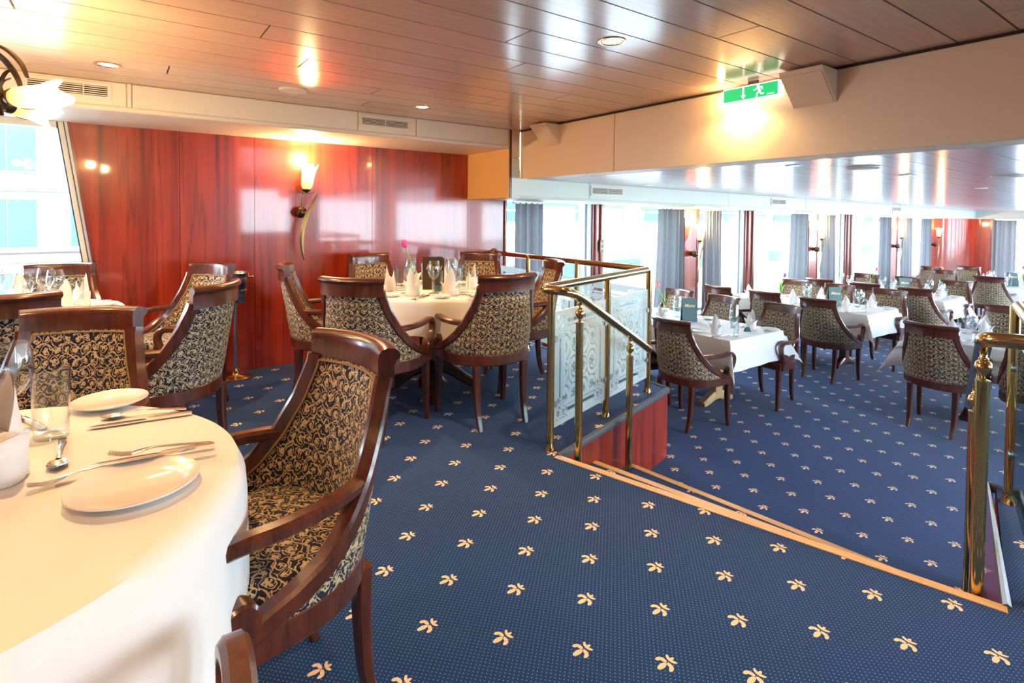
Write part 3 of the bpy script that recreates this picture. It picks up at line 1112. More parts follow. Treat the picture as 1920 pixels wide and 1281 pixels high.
LT = [dict(n='the first window table', x=4.80, y0=2.76, y1=4.62, L=[(3.82, 3.02), (3.82, 3.66), (3.82, 4.29)], R=[(5.65, 2.97), (5.67, 3.66), (5.69, 4.29)]),
      dict(n='the second window table', x=7.45, y0=2.70, y1=4.55, L=[(6.40, 3.00), (6.43, 3.65), (6.38, 4.27)], R=[(8.28, 2.92), (8.29, 3.54), (8.28, 4.16)]),
      dict(n='the third window table', x=9.68, y0=2.62, y1=4.45, L=[(8.73, 2.82), (8.75, 3.44), (8.73, 4.06)], R=[(10.55, 2.84), (10.55, 3.46), (10.55, 4.08)])]
for d in LT:
    for side, f, w in (('L', (1, 0), 'backing towards the steps'), ('R', (-1, 0), 'facing the steps')):
        for i, p in enumerate(d[side]):
            chair(p, f, 'armchair %s at %s, %s' % (w, d['n'], ('on the aisle end', 'in the middle place', 'next to the window')[i]), GL, True)
chair((12.03, 2.80), (1, .05), 'armchair backing towards the steps at the far round table', GL, True)
chair((12.95, 3.65), (-1, 0), 'armchair with pale back beside the third window table and far panelling', GL, True)
chair((13.75, 4.10), (-1, 0), 'armchair set close to the last curtain before the far panelling', GL, True)
chair((14.7, 3.75), (-1, -.2), 'dark-backed armchair against the far curved panelling', GL, True)
chair((5.63, 1.70), (1, -.06), 'armchair at the aisle table, its patterned back to the steps', GL, True)
chair((5.62, 1.00), (1, 0), 'armchair at the aisle table seen through the glass panel', GL, True)
chair((7.75, 1.62), (-1, 0), 'armchair across the aisle table beside the small cabinet', GL, True)

# ------------------------------------------------------------------ tables and cloths


def round_table(c, label, r=.485):
    t = thing('round_table', label, 'table', (c[0], c[1], 0), radians(20), 'pedestal tables on the platform')
    MB().lathe([(.001, .705), (r - .03, .705), (r - .005, .712), (r - .002, .745), (.001, .745)], 48).build('tabletop', M['tablewood'], t)
    MB().lathe([(.001, .05), (.10, .05), (.105, .08), (.075, .12), (.065, .30), (.05, .5), (.06, .64), (.14, .70), (.001, .704)], 24).build('column', M['tablewood'], t)
    for k in range(4):
        a = k * pi / 2 + pi / 4
        d = Vector((cos(a), sin(a), 0))
        pts = smoothpath([d * .05 + Vector((0, 0, .20)), d * .16 + Vector((0, 0, .15)), d * .25 + Vector((0, 0, .085)), d * .35 + Vector((0, 0, .035))], 4)
        n = len(pts)
        MB().sweep(pts, rrect(.07, .075, .012), up=(0, 0, 1), scale=[(1 - .25 * i / n, 1.2 - .42 * i / n) for i in range(n)]).build('foot', M['tablewood'], t, 40)
    return t


def round_cloth(c, label, r=.575, half=.90, rot=0., seed=0, zt=.755, amp=1.):
    rd = random.Random(seed)
    ph = [rd.uniform(0, 6.28) for _ in range(4)]
    NA = 144
    rows = []
    for k in (.0, .25, .5, .75, .92, .98):
        rows.append([(max(k, .003) * r * cos(2 * pi * j / NA), max(k, .003) * r * sin(2 * pi * j / NA), zt) for j in range(NA)])
    L = []
    for j in range(NA):
        a = 2 * pi * j / NA + rot
        m = max(abs(cos(a)), abs(sin(a)))
        L.append(min(half / m, half * 1.32) - r)
    for i in range(1, 13):
        q = i / 12
        row = []
        for j in range(NA):
            a = 2 * pi * j / NA
            d = L[j] * q
            w = .5 * sin(8 * a + ph[0]) + .32 * sin(13 * a + ph[1]) + .25 * sin(5 * a + ph[2])
            corner = (L[j] - (half - r)) / (half * .32)
            rr = r + .006 * min(1, i / 2) + amp * (.016 + .04 * corner) * q * (.3 + w) + .01 * q
            row.append((rr * cos(a), rr * sin(a), zt - .004 * min(1, i / 2) - max(0, d - .006)))
        rows.append(row)
    m = MB().grid(rows, closed=True)
    o = m.build('tablecloth', M['cloth'], None, 60, (c[0], c[1], 0))
    return tag(o, label, 'tablecloth', 'white tablecloths')


def rect_table(x, y0, y1, hw, label, wood):
    t = thing('dining_table', label, 'table', (x, (y0 + y1) / 2, zfl(x)), 0, 'long tables of the lower dining room', True)
    hl = (y1 - y0) / 2
    MB().cbox(-hw + .006, hw - .006, -hl + .006, hl - .006, .71, .748, .006).build('tabletop', M['tablewood'], t)
    for s in (-1, 1):
        yy = s * (hl - .42)
        MB().cbox(-.055, .055, yy - .04, yy + .04, .06, .71, .008).build('column', wood, t)
        pts = smoothpath([(-.235, yy, .03), (-.16, yy, .05), (0, yy, .10), (.16, yy, .05), (.235, yy, .03)], 4)
        n = len(pts) - 1
        MB().sweep(pts, rrect(.075, .06, .012), up=(0, 0, 1), scale=[(1, .8 + .8 * (1 - abs(2 * i / n - 1))) for i in range(n + 1)]).build('foot', wood, t, 40)
    return t


def rect_cloth(x, y0, y1, hw, label, drop=.27, seed=0, zt=.756):
    rd = random.Random(seed)
    hl = (y1 - y0) / 2
    pa = [rd.uniform(0, 6.28) for _ in range(8)]
    def axis(h, n):
        a = [-h - drop * (1 - i / 6) for i in range(6)] + [-h + 2 * h * i / n for i in range(n + 1)] + [h + drop * (i + 1) / 6 for i in range(6)]
        return a
    us, vs = axis(hw, 10), axis(hl, 22)
    rows = []
    for v in vs:
        row = []
        for u in us:
            du, dv = max(0, abs(u) - hw), max(0, abs(v) - hl)
            su, sv = (1 if u > 0 else -1), (1 if v > 0 else -1)
            if du == 0 and dv == 0:
                p = (u, v, zt)
            elif dv == 0:
                w = .010 * sin(7 * v + pa[0]) + .008 * sin(15 * v + pa[1])
                p = (su * (hw + .004 + (w - .005) * du / drop), v, zt - du)
            elif du == 0:
                w = .010 * sin(8 * u + pa[2]) + .008 * sin(17 * u + pa[3])
                p = (u, sv * (hl + .004 + (.03 + w) * dv / drop), zt - dv)
            else:
                r = sqrt(du * du + dv * dv)
                al = atan2(dv, du)
                k = .42 * r * sin(2 * al) * .7071
                base = .004 + .03 * r / drop
                p = (su * (hw + base * cos(al) + k), sv * (hl + base * sin(al) + k), zt - r * (1 - .12 * sin(2 * al)))
            row.append(p)
        rows.append(row)
    o = MB().grid(rows).build('tablecloth', M['cloth'], None, 60)
    place(o, (x, (y0 + y1) / 2, zfl(x)), 0, True)
    return tag(o, label, 'tablecloth', 'white tablecloths')


NTC, WTC, RTC = (-.37, 1.47), (-.48, 4.02), (1.87, 3.62)
round_table(NTC, 'round pedestal table hidden under the cloth nearest the steps', .59)
round_table(WTC, 'round pedestal table under the cloth by the raked window')
round_table(RTC, 'round pedestal table with splayed dark feet before the red wall')
round_cloth(NTC, 'white cloth of the open round table, lit warm from above', .605, .95, radians(32), 1, amp=1.6)
round_cloth(WTC, 'white cloth of the window-side round table', .50, .73, radians(10), 2)
round_cloth(RTC, 'white cloth of the round table with the pink tulip', .50, .73, radians(40), 3)
for i, d in enumerate(LT):
    rect_table(d['x'], d['y0'], d['y1'], .45, 'trestle-footed dining table under the cloth of ' + d['n'], M['oak'] if i == 0 else M['tablewood'])
    rect_cloth(d['x'], d['y0'], d['y1'], .45, 'white cloth with hanging corners on ' + d['n'], .27, 10 + i)
rect_table(6.55, -.25, 2.03, .47, 'dining table under the aisle cloth facing the steps', M['tablewood'])
rect_cloth(6.55, -.25, 2.03, .47, 'white cloth hanging in a long point on the aisle table', .30, 21)
t4 = dict(x=13.1, y=2.75)
o = round_table((t4['x'], t4['y']), 'round table at the far end of the dining room', .62)
place(o, (t4['x'], t4['y'], zfl(t4['x'])), 0, True)
o = round_cloth((0, 0), 'white cloth on the far round table', .64, .86, .3, 5)
place(o, (t4['x'], t4['y'], zfl(t4['x'])), 0, True)

# ------------------------------------------------------------------ table ware
def m_plate(r):
    return MB().lathe([(.001, .001), (r * .55, .001), (r * .58, .003), (r * .80, .009), (r * .98, .017), (r, .0185), (r * .99, .0205), (r * .95, .0200), (r * .78, .0125), (r * .62, .0075), (.001, .0065)], 40)


def m_wine():
    return dict(foot=MB().lathe([(.001, 0), (.036, 0), (.0365, .0015), (.02, .005), (.006, .010), (.0045, .013)], 24),
                stem=MB().lathe([(.0045, .0128), (.0036, .03), (.0034, .08), (.0040, .094)], 12),
                bowl=MB().lathe([(.001, .096), (.012, .099), (.030, .118), (.0425, .150), (.0435, .170), (.040, .200), (.0345, .230), (.0335, .2305), (.0385, .200), (.042, .170), (.041, .150), (.029, .1205), (.001, .102)], 28))


def m_tumbler():
    return MB().lathe([(.001, 0), (.034, 0), (.0355, .002), (.0375, .08), (.040, .172), (.0388, .1722), (.0362, .08), (.0340, .020), (.001, .018)], 28)


def m_napkin():
    m = MB()
    # folded cuff
    NA = 20
    rows = []
    for z, r in ((0, .050), (.02, .053), (.055, .047), (.078, .040), (.079, .036), (.05, .041), (.004, .045)):
        rows.append([(r * (1 + .07 * cos(3 * 2 * pi * j / NA)) * cos(2 * pi * j / NA), r * .85 * sin(2 * pi * j / NA), z + (.016 * cos(2 * 2 * pi * j / NA) if .03 < z else 0)) for j in range(NA)])
    m.grid(rows, closed=True)
    # pointed leaves wrapped into a cone, two of them curling outwards
    for a, h, tw, r0, out in ((90, .195, 100, .050, .0), (262, .150, 100, .047, .0), (5, .115, 52, .050, .048), (178, .115, 52, .050, .048)):
        a, tw = radians(a), radians(tw)
        for off in (0, .0025):
            rows = []
            for i in range(11):
                q = i / 10
                row = []
                for j in range(9):
                    f = -1 + j / 4
                    ph = a + f * tw * (1 - q ** 2.6) * .95
                    r = (r0 + off) * (1 - .45 * q) + out * q * q
                    zz = .012 + (h - .012) * q - out * .35 * q ** 4 - .012 * f * f * (1 - q)
                    row.append((r * cos(ph), r * sin(ph) * .85, zz))
                rows.append(row)
            m.grid(rows)
    return m


def flat_sweep(m, pts, ws, th):
    rows = []
    n = len(pts)
    for sgn in (1, -1):
        r0 = []
        for i in range(n):
            r0.append([(pts[i][0], -ws[i], pts[i][1] + sgn * th), (pts[i][0], 0, pts[i][1] + sgn * th * (1.6 if sgn > 0 else 1)), (pts[i][0], ws[i], pts[i][1] + sgn * th)])
        m.grid(r0)
    for s in (0, 2):
        m.grid([[(pts[i][0], (-ws[i], 0, ws[i])[s], pts[i][1] + th), (pts[i][0], (-ws[i], 0, ws[i])[s], pts[i][1] - th)] for i in range(n)])


def m_fork():
    m = MB()
    flat_sweep(m, [(-.10, .004), (-.09, .005), (-.03, .010), (.02, .012), (.045, .006), (.06, .003)], [.006, .0085, .005, .003, .010, .0115], .0012)
    for k in (-1.5, -.5, .5, 1.5):
        m.sweep([(.058, k * .0062, .003), (.08, k * .0064, .004), (.104, k * .0060, .010)], rrect(.0034, .002, .0005), up=(0, 0, 1))
    return m


def m_knife():
    m = MB()
    flat_sweep(m, [(-.115, .004), (-.10, .0045), (-.03, .0045), (-.01, .004)], [.006, .0085, .0075, .006], .003)
    flat_sweep(m, [(-.01, .003), (.005, .003), (.06, .003), (.10, .003), (.118, .003)], [.006, .009, .0105, .009, .002], .001)
    return m


def m_spoon():
    m = MB()
    flat_sweep(m, [(-.10, .004), (-.09, .005), (-.03, .011), (.02, .012), (.045, .007)], [.006, .0085, .005, .003, .005], .0012)
    rows = []
    for i in range(7):
        q = i / 6
        x = .042 + .062 * q
        w = .0195 * sqrt(max(0.002, 1 - (2 * q - 1) ** 2))
        rows.append([(x, w * f, .007 - .006 * (1 - f * f) * sin(pi * q)) for f in (-1, -.6, 0, .6, 1)])
    m.grid(rows)
    return m


ME = dict(plate=(m_plate(.085).mesh('side_plate', M['china'], 60)), bigplate=(m_plate(.115).mesh('plate', M['china'], 60)), tumbler=m_tumbler().mesh('water_glass', M['glass'], 60),
          napkin=m_napkin().mesh('napkin', M['napkin'], 70), fork=m_fork().mesh('fork', M['silver'], 50), knife=m_knife().mesh('knife', M['silver'], 50), spoon=m_spoon().mesh('spoon', M['silver'], 60))
_w = m_wine()
_all = MB()
for k in _w.values():
    _all.add(k.v, k.f)
ME['wine'] = _all.mesh('wine_glass', M['glass'], 60)
WINE_PARTS = {k: v.mesh(k, M['glass'], 60) for k, v in _w.items()}
NAMES = dict(plate='side_plate', bigplate='dinner_plate', tumbler='water_glass', napkin='folded_napkin', fork='fork', knife='knife', spoon='spoon', wine='wine_glass')
CATS = dict(plate='plate', bigplate='plate', tumbler='glass', napkin='napkin', fork='fork', knife='knife', spoon='spoon', wine='glass')
WORD = dict(plate='small white side plate', bigplate='white dinner plate', tumbler='straight clear water glass', napkin='white napkin folded like a lily', fork='silver fork', knife='silver knife', spoon='silver spoon', wine='clear stemmed wine glass')


def put(kind, x, y, z, rz, where, group, tilt=False, parts=False, label=None, pitch=None):
    lab = label or (WORD[kind] + ' ' + where)
    if kind == 'wine' and parts:
        o = thing('wine_glass', lab, 'glass', (x, y, z), rz, group)
        for k, me in WINE_PARTS.items():
            link(k, me, o)
        return o
    o = link(NAMES[kind], ME[kind])
    place(o, (x, y, z), rz, tilt)
    if pitch:
        o.matrix_world = o.matrix_world @ Matrix.Rotation(pitch, 4, 'Y')
    return tag(o, lab, CATS[kind], group)


def seat_setting(px, py, nx, ny, z, where, group, tilt=False, parts=False, rd=random, rnd=False):
    """px,py: table edge in front of a seat; n: direction towards the middle of the table"""
    n = Vector((nx, ny)).normalized()
    r = Vector((n.y, -n.x))
    def at(a, b):
        q = Vector((px, py)) + r * a + n * b
        zz = z + (dz(q.x) - dz(px) if tilt else 0)
        return q.x, q.y, zz
    base = atan2(n.y, n.x)
    j = lambda s: rd.uniform(-s, s)
    put('napkin', *at(-.012 if rnd else 0, .19), base + pi / 2 + j(.25), where, group + ' napkins', tilt)
    o = put('plate', *at(-.125 if rnd else -.155, .105), base, where, group + ' plates', tilt)
    if rnd:
        o.scale = (.75, .75, .9)
    put('fork', *at(.066, .11), base + j(.05), where, group + ' cutlery', tilt)
    put('knife', *at(.094, .12), base - abs(j(.05)), where, group + ' cutlery', tilt)
    put('wine', *at(*((.085, .33) if rnd else (.115, .295))), 0, where, group + ' wine glasses', tilt, parts)
    put('tumbler', *at(*((.140, .262) if rnd else (.168, .225))), 0, where, group + ' water glasses', tilt)


def tulip(x, y, z, lean, petal, label, tilt=False):
    t = thing('tulip_vase', label, 'flower', (x, y, z), lean, 'single tulips in glass vases', tilt)
    MB().lathe([(.001, 0), (.030, 0), (.031, .003), (.026, .03), (.012, .07), (.011, .11), (.0145, .135), (.0135, .1352), (.0098, .11), (.0105, .07), (.024, .031), (.001, .010)], 20).build('vase', M['glass'], t, 60)
    st_ = smoothpath([(0, 0, .012), (-.002, 0, .12), (-.022, 0, .20), (-.060, 0, .27), (-.075, 0, .315)], 5)
    MB().tube(st_, .0042, 8).build('stem', M['stem'], t, 60)
    for sgn, hh in ((1, .26), (-1, .20)):
        rows = []
        for i in range(9):
            q = i / 8
            w = .017 * sin(pi * (.12 + .88 * q)) ** .8
            c = Vector((-.004 - .028 * q * q + sgn * .035 * q ** 1.5, .006 * sgn, .09 + (hh - .09) * q))
            rows.append([c + Vector((0, -w, .004)), c, c + Vector((0, w, .004))])
        MB().grid(rows).build('leaf', M['stem'], t, 60)
    b = MB().lathe([(.001, 0), (.012, .003), (.019, .018), (.020, .034), (.015, .052), (.008, .060)], 18, Matrix.Translation((-.074, 0, .308)) @ Matrix.Rotation(-.25, 4, 'Y'),
                   rmod=lambda a, j, r, zz: (r * (1 + .10 * cos(3 * a)), zz + (.008 * cos(3 * a) if j >= 4 else 0)))
    b.build('bloom', petal, t, 60)
    return t


def menu(x, y, z, rz, mat, label, tilt=False):
    t = thing('menu_card', label, 'menu', (x, y, z), rz, 'standing menus', tilt)
    w, h = .080, .245
    for s, nm in ((1, 'cover'), (-1, 'back_cover')):
        pts = [(-w, 0), (w, 0), (w, h - .018), (w - .018, h), (-w, h)]
        m = MB().prism(pts, -.0015, .0015)
        m.xf(Matrix.Rotation(radians(90), 4, 'X'))
        m.xf(Matrix.Translation((0, -s * .034, 0)) @ Matrix.Rotation(-s * .135, 4, 'X'))
        m.build(nm, mat, t, 0)
    cu = bpy.data.curves.new('menu_text', 'FONT')
    cu.body = 'Menu'
    cu.size = .052
    cu.shear = .35
    cu.align_x = 'CENTER'
    cu.extrude = .0006
    cu.offset = .0006
    cu.materials.append(M['gold'])
    tmp = bpy.data.objects.new('tmp_text', cu)
    msh = bpy.data.meshes.new_from_object(tmp)
    bpy.data.objects.remove(tmp)
    me = link('lettering', msh, t)
    me.matrix_local = Matrix.Translation((0, -.0335, 0)) @ Matrix.Rotation(-.135, 4, 'X') @ Matrix.Translation((0, -.0035, .150)) @ Matrix.Rotation(radians(90), 4, 'X')
    return t


def tentcard(x, y, z, rz, label, tilt=False):
    m = MB()
    m.add([(-.03, -.02, 0), (.03, -.02, 0), (.03, .02, 0), (-.03, .02, 0), (-.022, 0, .042), (.022, 0, .042)], [(0, 3, 2, 1), (0, 1, 5, 4), (2, 3, 4, 5), (1, 2, 5), (3, 0, 4)])
    o = m.build('table_number_tent', M['menu'], None, 0)
    place(o, (x, y, z), rz, tilt)
    return tag(o, label, 'table sign')


ZT = .7565
# open round table: as laid in the photograph
WN = 'on the open round table'
GN = 'ware on the open round table'
put('bigplate', .018, 1.325, ZT, 0, '', GN, label='large white plate carrying a fork and knife on the open round table')
o = put('bigplate', -.030, 1.955, ZT, 0, '', GN, label='empty white plate facing the gold scroll armchair on the open round table')
o.scale = (.82, .82, .9)


def lay(kind, a, b, z0, z1, label):
    a, b = Vector(a), Vector(b)
    d = b - a
    c = (a + b) / 2
    L = .21 if kind != 'knife' else .23
    return put(kind, c.x, c.y, ZT + (z0 + z1) / 2, atan2(d.y, d.x), '', 'cutlery on the open round table', label=label, pitch=atan2(z0 - z1, L))


lay('fork', (.195, 1.455), (-.045, 1.495), .008, .016, 'silver fork lying highest beside the large plate, tines to the table middle')
lay('knife', (.185, 1.418), (-.070, 1.440), .020, .022, 'silver knife resting along the rim of the large plate')
lay('fork', (.04, 1.47), (-.150, 1.435), .003, .004, 'second silver fork half under the knife by the large plate')
lay('spoon', (.171, 1.775), (-.071, 1.835), .001, .001, 'silver spoon beyond the fork pair on the open round table')
lay('knife', (.177, 1.735), (-.094, 1.765), .001, .001, 'silver knife beside the lone spoon on the open round table')
lay('spoon', (-.120, 1.70), (-.118, 1.53), .001, .001, 'small silver spoon before the tall water glass')
lay('fork', (-.17, 1.83), (-.24, 1.98), .001, .001, 'silver fork standing beyond the water glass on the open round table')
put('tumbler', -.145, 1.755, ZT, 0, '', GN, label='tall clear water glass near the folded napkin on the open round table')
put('wine', -.225, 1.835, ZT, 0, '', GN, parts=True, label='big-bowled clear wine glass on the open round table')
o = put('napkin', -.225, 1.545, ZT, radians(-60), '', GN, label='large white napkin folded upright on the open round table')
o.scale = (1.35, 1.35, 1.15)
put('napkin', -.62, 1.55, ZT, 1.2, '', GN, label='white napkin on the hidden side of the open round table')

rd = random.Random(3)
for k, a in enumerate((95, 20, -40, -100, 160, 215)):
    a = radians(a)
    seat_setting(WTC[0] + .49 * cos(a), WTC[1] + .49 * sin(a), -cos(a), -sin(a), ZT, ('beside the raked window', 'near the red wall', 'towards the wine cooler', 'towards the open carpet', 'on the chandelier side', 'on the far window side')[k] + ' of the window-side table', 'window-side round table', rd=rd, parts=True, rnd=True)
for k, (cx, cy) in enumerate(((.93, 4.02), (1.10, 2.99), (1.86, 2.56), (1.79, 4.72), (2.78, 4.41), (2.83, 3.30))):
    d = (Vector((cx, cy)) - Vector(RTC)).normalized()
    seat_setting(RTC[0] + .49 * d.x, RTC[1] + .49 * d.y, -d.x, -d.y, ZT, 'on the pink tulip table ' + ('under the wall lamp', 'facing the open carpet', 'facing the steps', 'against the red wall', 'under the wall rail', 'beside the railing')[k], 'pink tulip table', rd=rd, parts=True, rnd=True)
tulip(1.775, 3.70, ZT, radians(-30), M['pinkpetal'], 'pink tulip leaning from a small vase before the red wall')
menu(1.90, 3.65, ZT, radians(-28), M['menuwarm'], 'standing menu, browned for warm lamplight, beside the pink tulip')
tentcard(1.88, 3.535, ZT, radians(-25), 'small tent card before the warm-lit menu')

for i, d in enumerate(LT):
    g = d['n'].replace('the ', '')
    for side in ('L', 'R'):
        for ki, (cx, cy) in enumerate(d[side]):
            s = -1 if side == 'L' else 1
            px = d['x'] + s * .45
            seat_setting(px, max(d['y0'] + .22, cy), -s, 0, zfl(px) + ZT, 'on ' + d['n'] + (', aisle end', ', middle', ', window end')[ki] + (' on steps side' if s < 0 else ' facing the steps'), g, True, False, rd)
    if i == 0:
        tulip(4.93, 3.93, zfl(4.93) + ZT, radians(-35), M['redpetal'], 'coral tulip in a vase on the first window table', True)
        menu(4.86, 3.56, zfl(4.9) + ZT, radians(-30), M['menu'], 'teal standing menu on the first window table', True)
        tentcard(4.90, 2.92, zfl(4.9) + ZT, radians(-20), 'small dark tent card on the first window table', True)
    elif i == 1:
        tulip(7.44, 3.95, zfl(7.44) + ZT, radians(60), M['purplepetal'], 'violet tulip in a vase on the second window table', True)
        menu(7.42, 3.24, zfl(7.4) + ZT, radians(-35), M['menu'], 'teal standing menu on the second window table', True)
    else:
        tulip(9.82, 3.75, zfl(9.8) + ZT, radians(100), M['redpetal'], 'coral tulip in a vase on the third window table', True)
        menu(9.80, 3.28, zfl(9.8) + ZT, radians(-38), M['menu'], 'teal standing menu on the third window table', True)
for cy in (1.70, 1.0, .3):
    seat_setting(6.55 - .47, cy, 1, 0, zfl(6.1) + ZT, 'on the steps side of the aisle table, ' + {1.70: 'open end', 1.0: 'middle', .3: 'hidden end'}[cy], 'aisle table', True, False, rd)
    seat_setting(6.55 + .47, cy - .1, -1, 0, zfl(7.0) + ZT, 'on the cabinet side of the aisle table, ' + {1.70: 'open end', 1.0: 'middle', .3: 'hidden end'}[cy], 'aisle table', True, False, rd)
for a in (170, 230, 290, 350, 50, 110):
    a = radians(a)
    seat_setting(t4['x'] + .62 * cos(a), t4['y'] + .62 * sin(a), -cos(a), -sin(a), zfl(t4['x'] + .62 * cos(a)) + ZT, 'on the far round table', 'far round table', True, False, rd, True)
menu(12.95, 2.68, zfl(12.95) + ZT, radians(-50), M['menu'], 'teal standing menu on the far round table', True)
tulip(13.1, 2.55, zfl(13.1) + ZT, 0, M['redpetal'], 'coral tulip on the far round table', True)

# ------------------------------------------------------------------ brass railings with etched panels
RZ = .92


def flange(m, p, r=.030, h=.045):
    m.lathe([(r * 1.05, 0), (r, .006), (r * .80, h * .6), (.0235, h)], 18, Matrix.Translation(p), cap0=True)


def post(parent, x, y, z0, z1, r=.0215):
    m = MB().tube([(x, y, z0 + .002), (x, y, z1)], r, 18)
    o = m.build('post', M['brass'], parent, 50)
    m = MB()
    flange(m, (x, y, z0 + .001))
    m.build('post_foot', M['brass'], o, 50)
    return o


def stairpost(parent, x, y, z0, ztop):
    """baluster of the stair: tube, neck and ball carrying the handrail"""
    r = .0215
    o = MB().tube([(x, y, z0 + .002), (x, y, ztop - .105)], r, 18).build('post', M['brass'], parent, 50)
    m = MB().lathe([(r + .001, -.112), (r + .001, -.104), (.008, -.100), (.008, -.088), (.020, -.076), (.0265, -.058), (.022, -.040), (.013, -.032), (.015, -.028), (.010, -.020), (.013, .0), (.006, .002)], 18, Matrix.Translation((x, y, ztop)))
    m.build('finial', M['brass'], o, 50)
    return o


def gpanel(parent, a, b, z0, z1, name='glass_panel'):
    a, b = Vector(a), Vector(b)
    d = (b - a).normalized()
    n = Vector((d.y, -d.x)) * .004
    vs, uv = [], []
    for s in (-1, 1):
        for p, u in ((a, 0), (b, 1)):
            for z, v in ((z0, 0), (z1, 1)):
                vs.append((p.x + n.x * s, p.y + n.y * s, z))
                uv.append((u, v))
    m = MB().add(vs, [(0, 2, 3, 1), (4, 5, 7, 6), (0, 4, 6, 2), (1, 3, 7, 5), (0, 1, 5, 4), (2, 6, 7, 3)], uv)
    o = m.build(name, M['etched'], parent, 0)
    return o


def clamp(parent, p, d):
    """round glass clamp beside a post, d towards the panel"""
    d = Vector((d[0], d[1], 0)).normalized()
    n = Vector((d.y, -d.x, 0))
    m = MB()
    for s in (-1, 1):
        c = Vector(p) + d * .036 + n * s * .009
        rot = n.to_track_quat('Z', 'Y').to_matrix().to_4x4()
        m.lathe([(.001, -.004), (.017, -.004), (.019, -.001), (.017, .004), (.001, .004)], 14, Matrix.Translation(c) @ rot)
    m.sweep([Vector(p) + d * .018, Vector(p) + d * .04], rrect(.012, .024, .003), up=(0, 0, 1))
    return m.build('glass_clamp', M['clamp'], parent, 40)


ra = thing('brass_railing', 'brass railing with etched glass panels between the round table and steps', 'railing', (0, 0, 0))
PL_ = [ST(.037, -.075), ST(.70, -.085), ST(1.335, -.085)]
for p in PL_:
    post(ra, p.x, p.y, 0, RZ)
back = [Vector((3.21, 3.50, 0)), Vector((3.25, 4.25, 0))]
for p in back:
    post(ra, p.x, p.y, 0, RZ)
cor = PL_[2]
HR = lambda s: .904 - .497 * s
rail = [Vector((3.317, YW - .004, RZ - .02)), Vector((cor.x, cor.y, RZ))]
MB().tube(fillet([rail[0], rail[1], ST(-.075, -.07, RZ), ST(-.06, .085, RZ), ST(.08, .08, HR(.08) + .01), ST(.99, .08, HR(.99))], .07, 8), .0245, 18).build('handrail', M['brass'], ra, 60)
e = ST(.99, .08, HR(.99))
MB().sphere(e, .0243, 14, 8).build('handrail_end', M['brass'], ra, 60)
m = MB().lathe([(.001, 0), (.048, 0), (.050, .004), (.040, .012), (.028, .022), (.026, .03)], 22, Matrix.Translation((3.3165, YW - .001, RZ - .02)) @ Matrix.Rotation(radians(90), 4, 'X'))
m.build('wall_flange', M['brass'], ra, 50)
for s, z0 in ((.085, -.175), (.70, -.35)):
    p = ST(s, .08)
    stairpost(ra, p.x, p.y, z0, HR(s) - .024)
zg0, zg1 = .115, .775
for a, b in ((PL_[0], PL_[1]), (PL_[1], PL_[2]), (PL_[2], back[0]), (back[0], back[1]), (back[1], Vector((3.317, YW - .02, 0)))):
    d = (b - a).normalized()
    gpanel(ra, (a + d * .033).xy, (b - d * .033).xy, zg0, zg1)
    for z in (.25, .62):
        clamp(ra, (a.x, a.y, z), (d.x, d.y))
        if b.y < 4.9:
            clamp(ra, (b.x, b.y, z), (-d.x, -d.y))
# the railing across the steps
rb = thing('brass_railing', 'brass railing with clear greenish panel across the steps', 'railing', (0, 0, 0))
q0, q1 = ST(.05, 1.905), ST(.93, 1.895)
post(rb, q1.x, q1.y, 0, RZ)
post(rb, q0.x, q0.y, 0, RZ)
q2 = Vector((3.42, -.6, 0))
post(rb, q2.x, q2.y, 0, RZ)
MB().tube(fillet([q2 + Vector((0, -1.2, RZ)), q2 + Vector((0, 0, RZ)), Vector((q1.x + .03, q1.y - .0, RZ)), ST(-.06, 1.905, RZ), ST(-.06, 1.745, RZ), ST(.08, 1.75, HR(.08) + .01), ST(.99, 1.75, HR(.99))], .06, 8), .0245, 18).build('handrail', M['brass'], rb, 60)
MB().sphere(ST(.99, 1.75, HR(.99)), .0243, 14, 8).build('handrail_end', M['brass'], rb, 60)
for s, z0 in ((.045, -.175), (.55, -.35)):
    p = ST(s, 1.75)
    stairpost(rb, p.x, p.y, z0, HR(s) - .024)
M['greenglass'] = mat_glass('green_tinted_glass', (.62, .86, .86), 1.0)
for a, b in ((q1, q0), (q1, q2)):
    d = (b - a).normalized()
    o = gpanel(rb, (a + d * .033).xy, (b - d * .033).xy, .10, .775)
    o.data.materials[0] = M['greenglass']
    for z in (.24, .64):
        clamp(rb, (a.x, a.y, z), (d.x, d.y))

# ------------------------------------------------------------------ wall lamps
def lamp(kind, name, loc, energy, color=(1, .72, .40), size=.03, rot=None, spot=None, blend=.6):
    l = bpy.data.lights.new(name, kind)
    l.energy = energy
    l.color = color
    l.shadow_soft_size = size
    if spot:
        l.spot_size = radians(spot)
        l.spot_blend = blend
    o = bpy.data.objects.new(name, l)
    COL.objects.link(o)
    o.location = loc
    if rot:
        o.rotation_euler = rot
    return o


def m_tulip_shade():
    NA = 32
    prof = [(.012, 0), (.034, .010), (.046, .035), (.050, .075), (.052, .115), (.058, .150), (.070, .178)]
    rows, uvs = [], []
    for j, (r, z) in enumerate(prof):
        q = j / (len(prof) - 1)
        row, uv = [], []
        for i in range(NA):
            a = 2 * pi * i / NA
            pk = max(0, cos(2 * (a - .4))) ** 2 if q > .4 else 0
            p4 = .5 + .5 * cos(4 * a)
            rr = r * (1 + .16 * q * q * (p4 - .5))
            row.append((rr * cos(a), rr * sin(a), z + .055 * q ** 3 * p4))
            uv.append((i / NA, q))
        rows.append(row)
        uvs.append(uv)
    # inner skin
    for j in range(len(prof) - 1, -1, -1):
        rows.append([(x * .94, y * .94, z + .004 * (j == 0)) for x, y, z in rows[j]])
        uvs.append(uvs[j])
    return MB().grid(rows, uvs, closed=True)


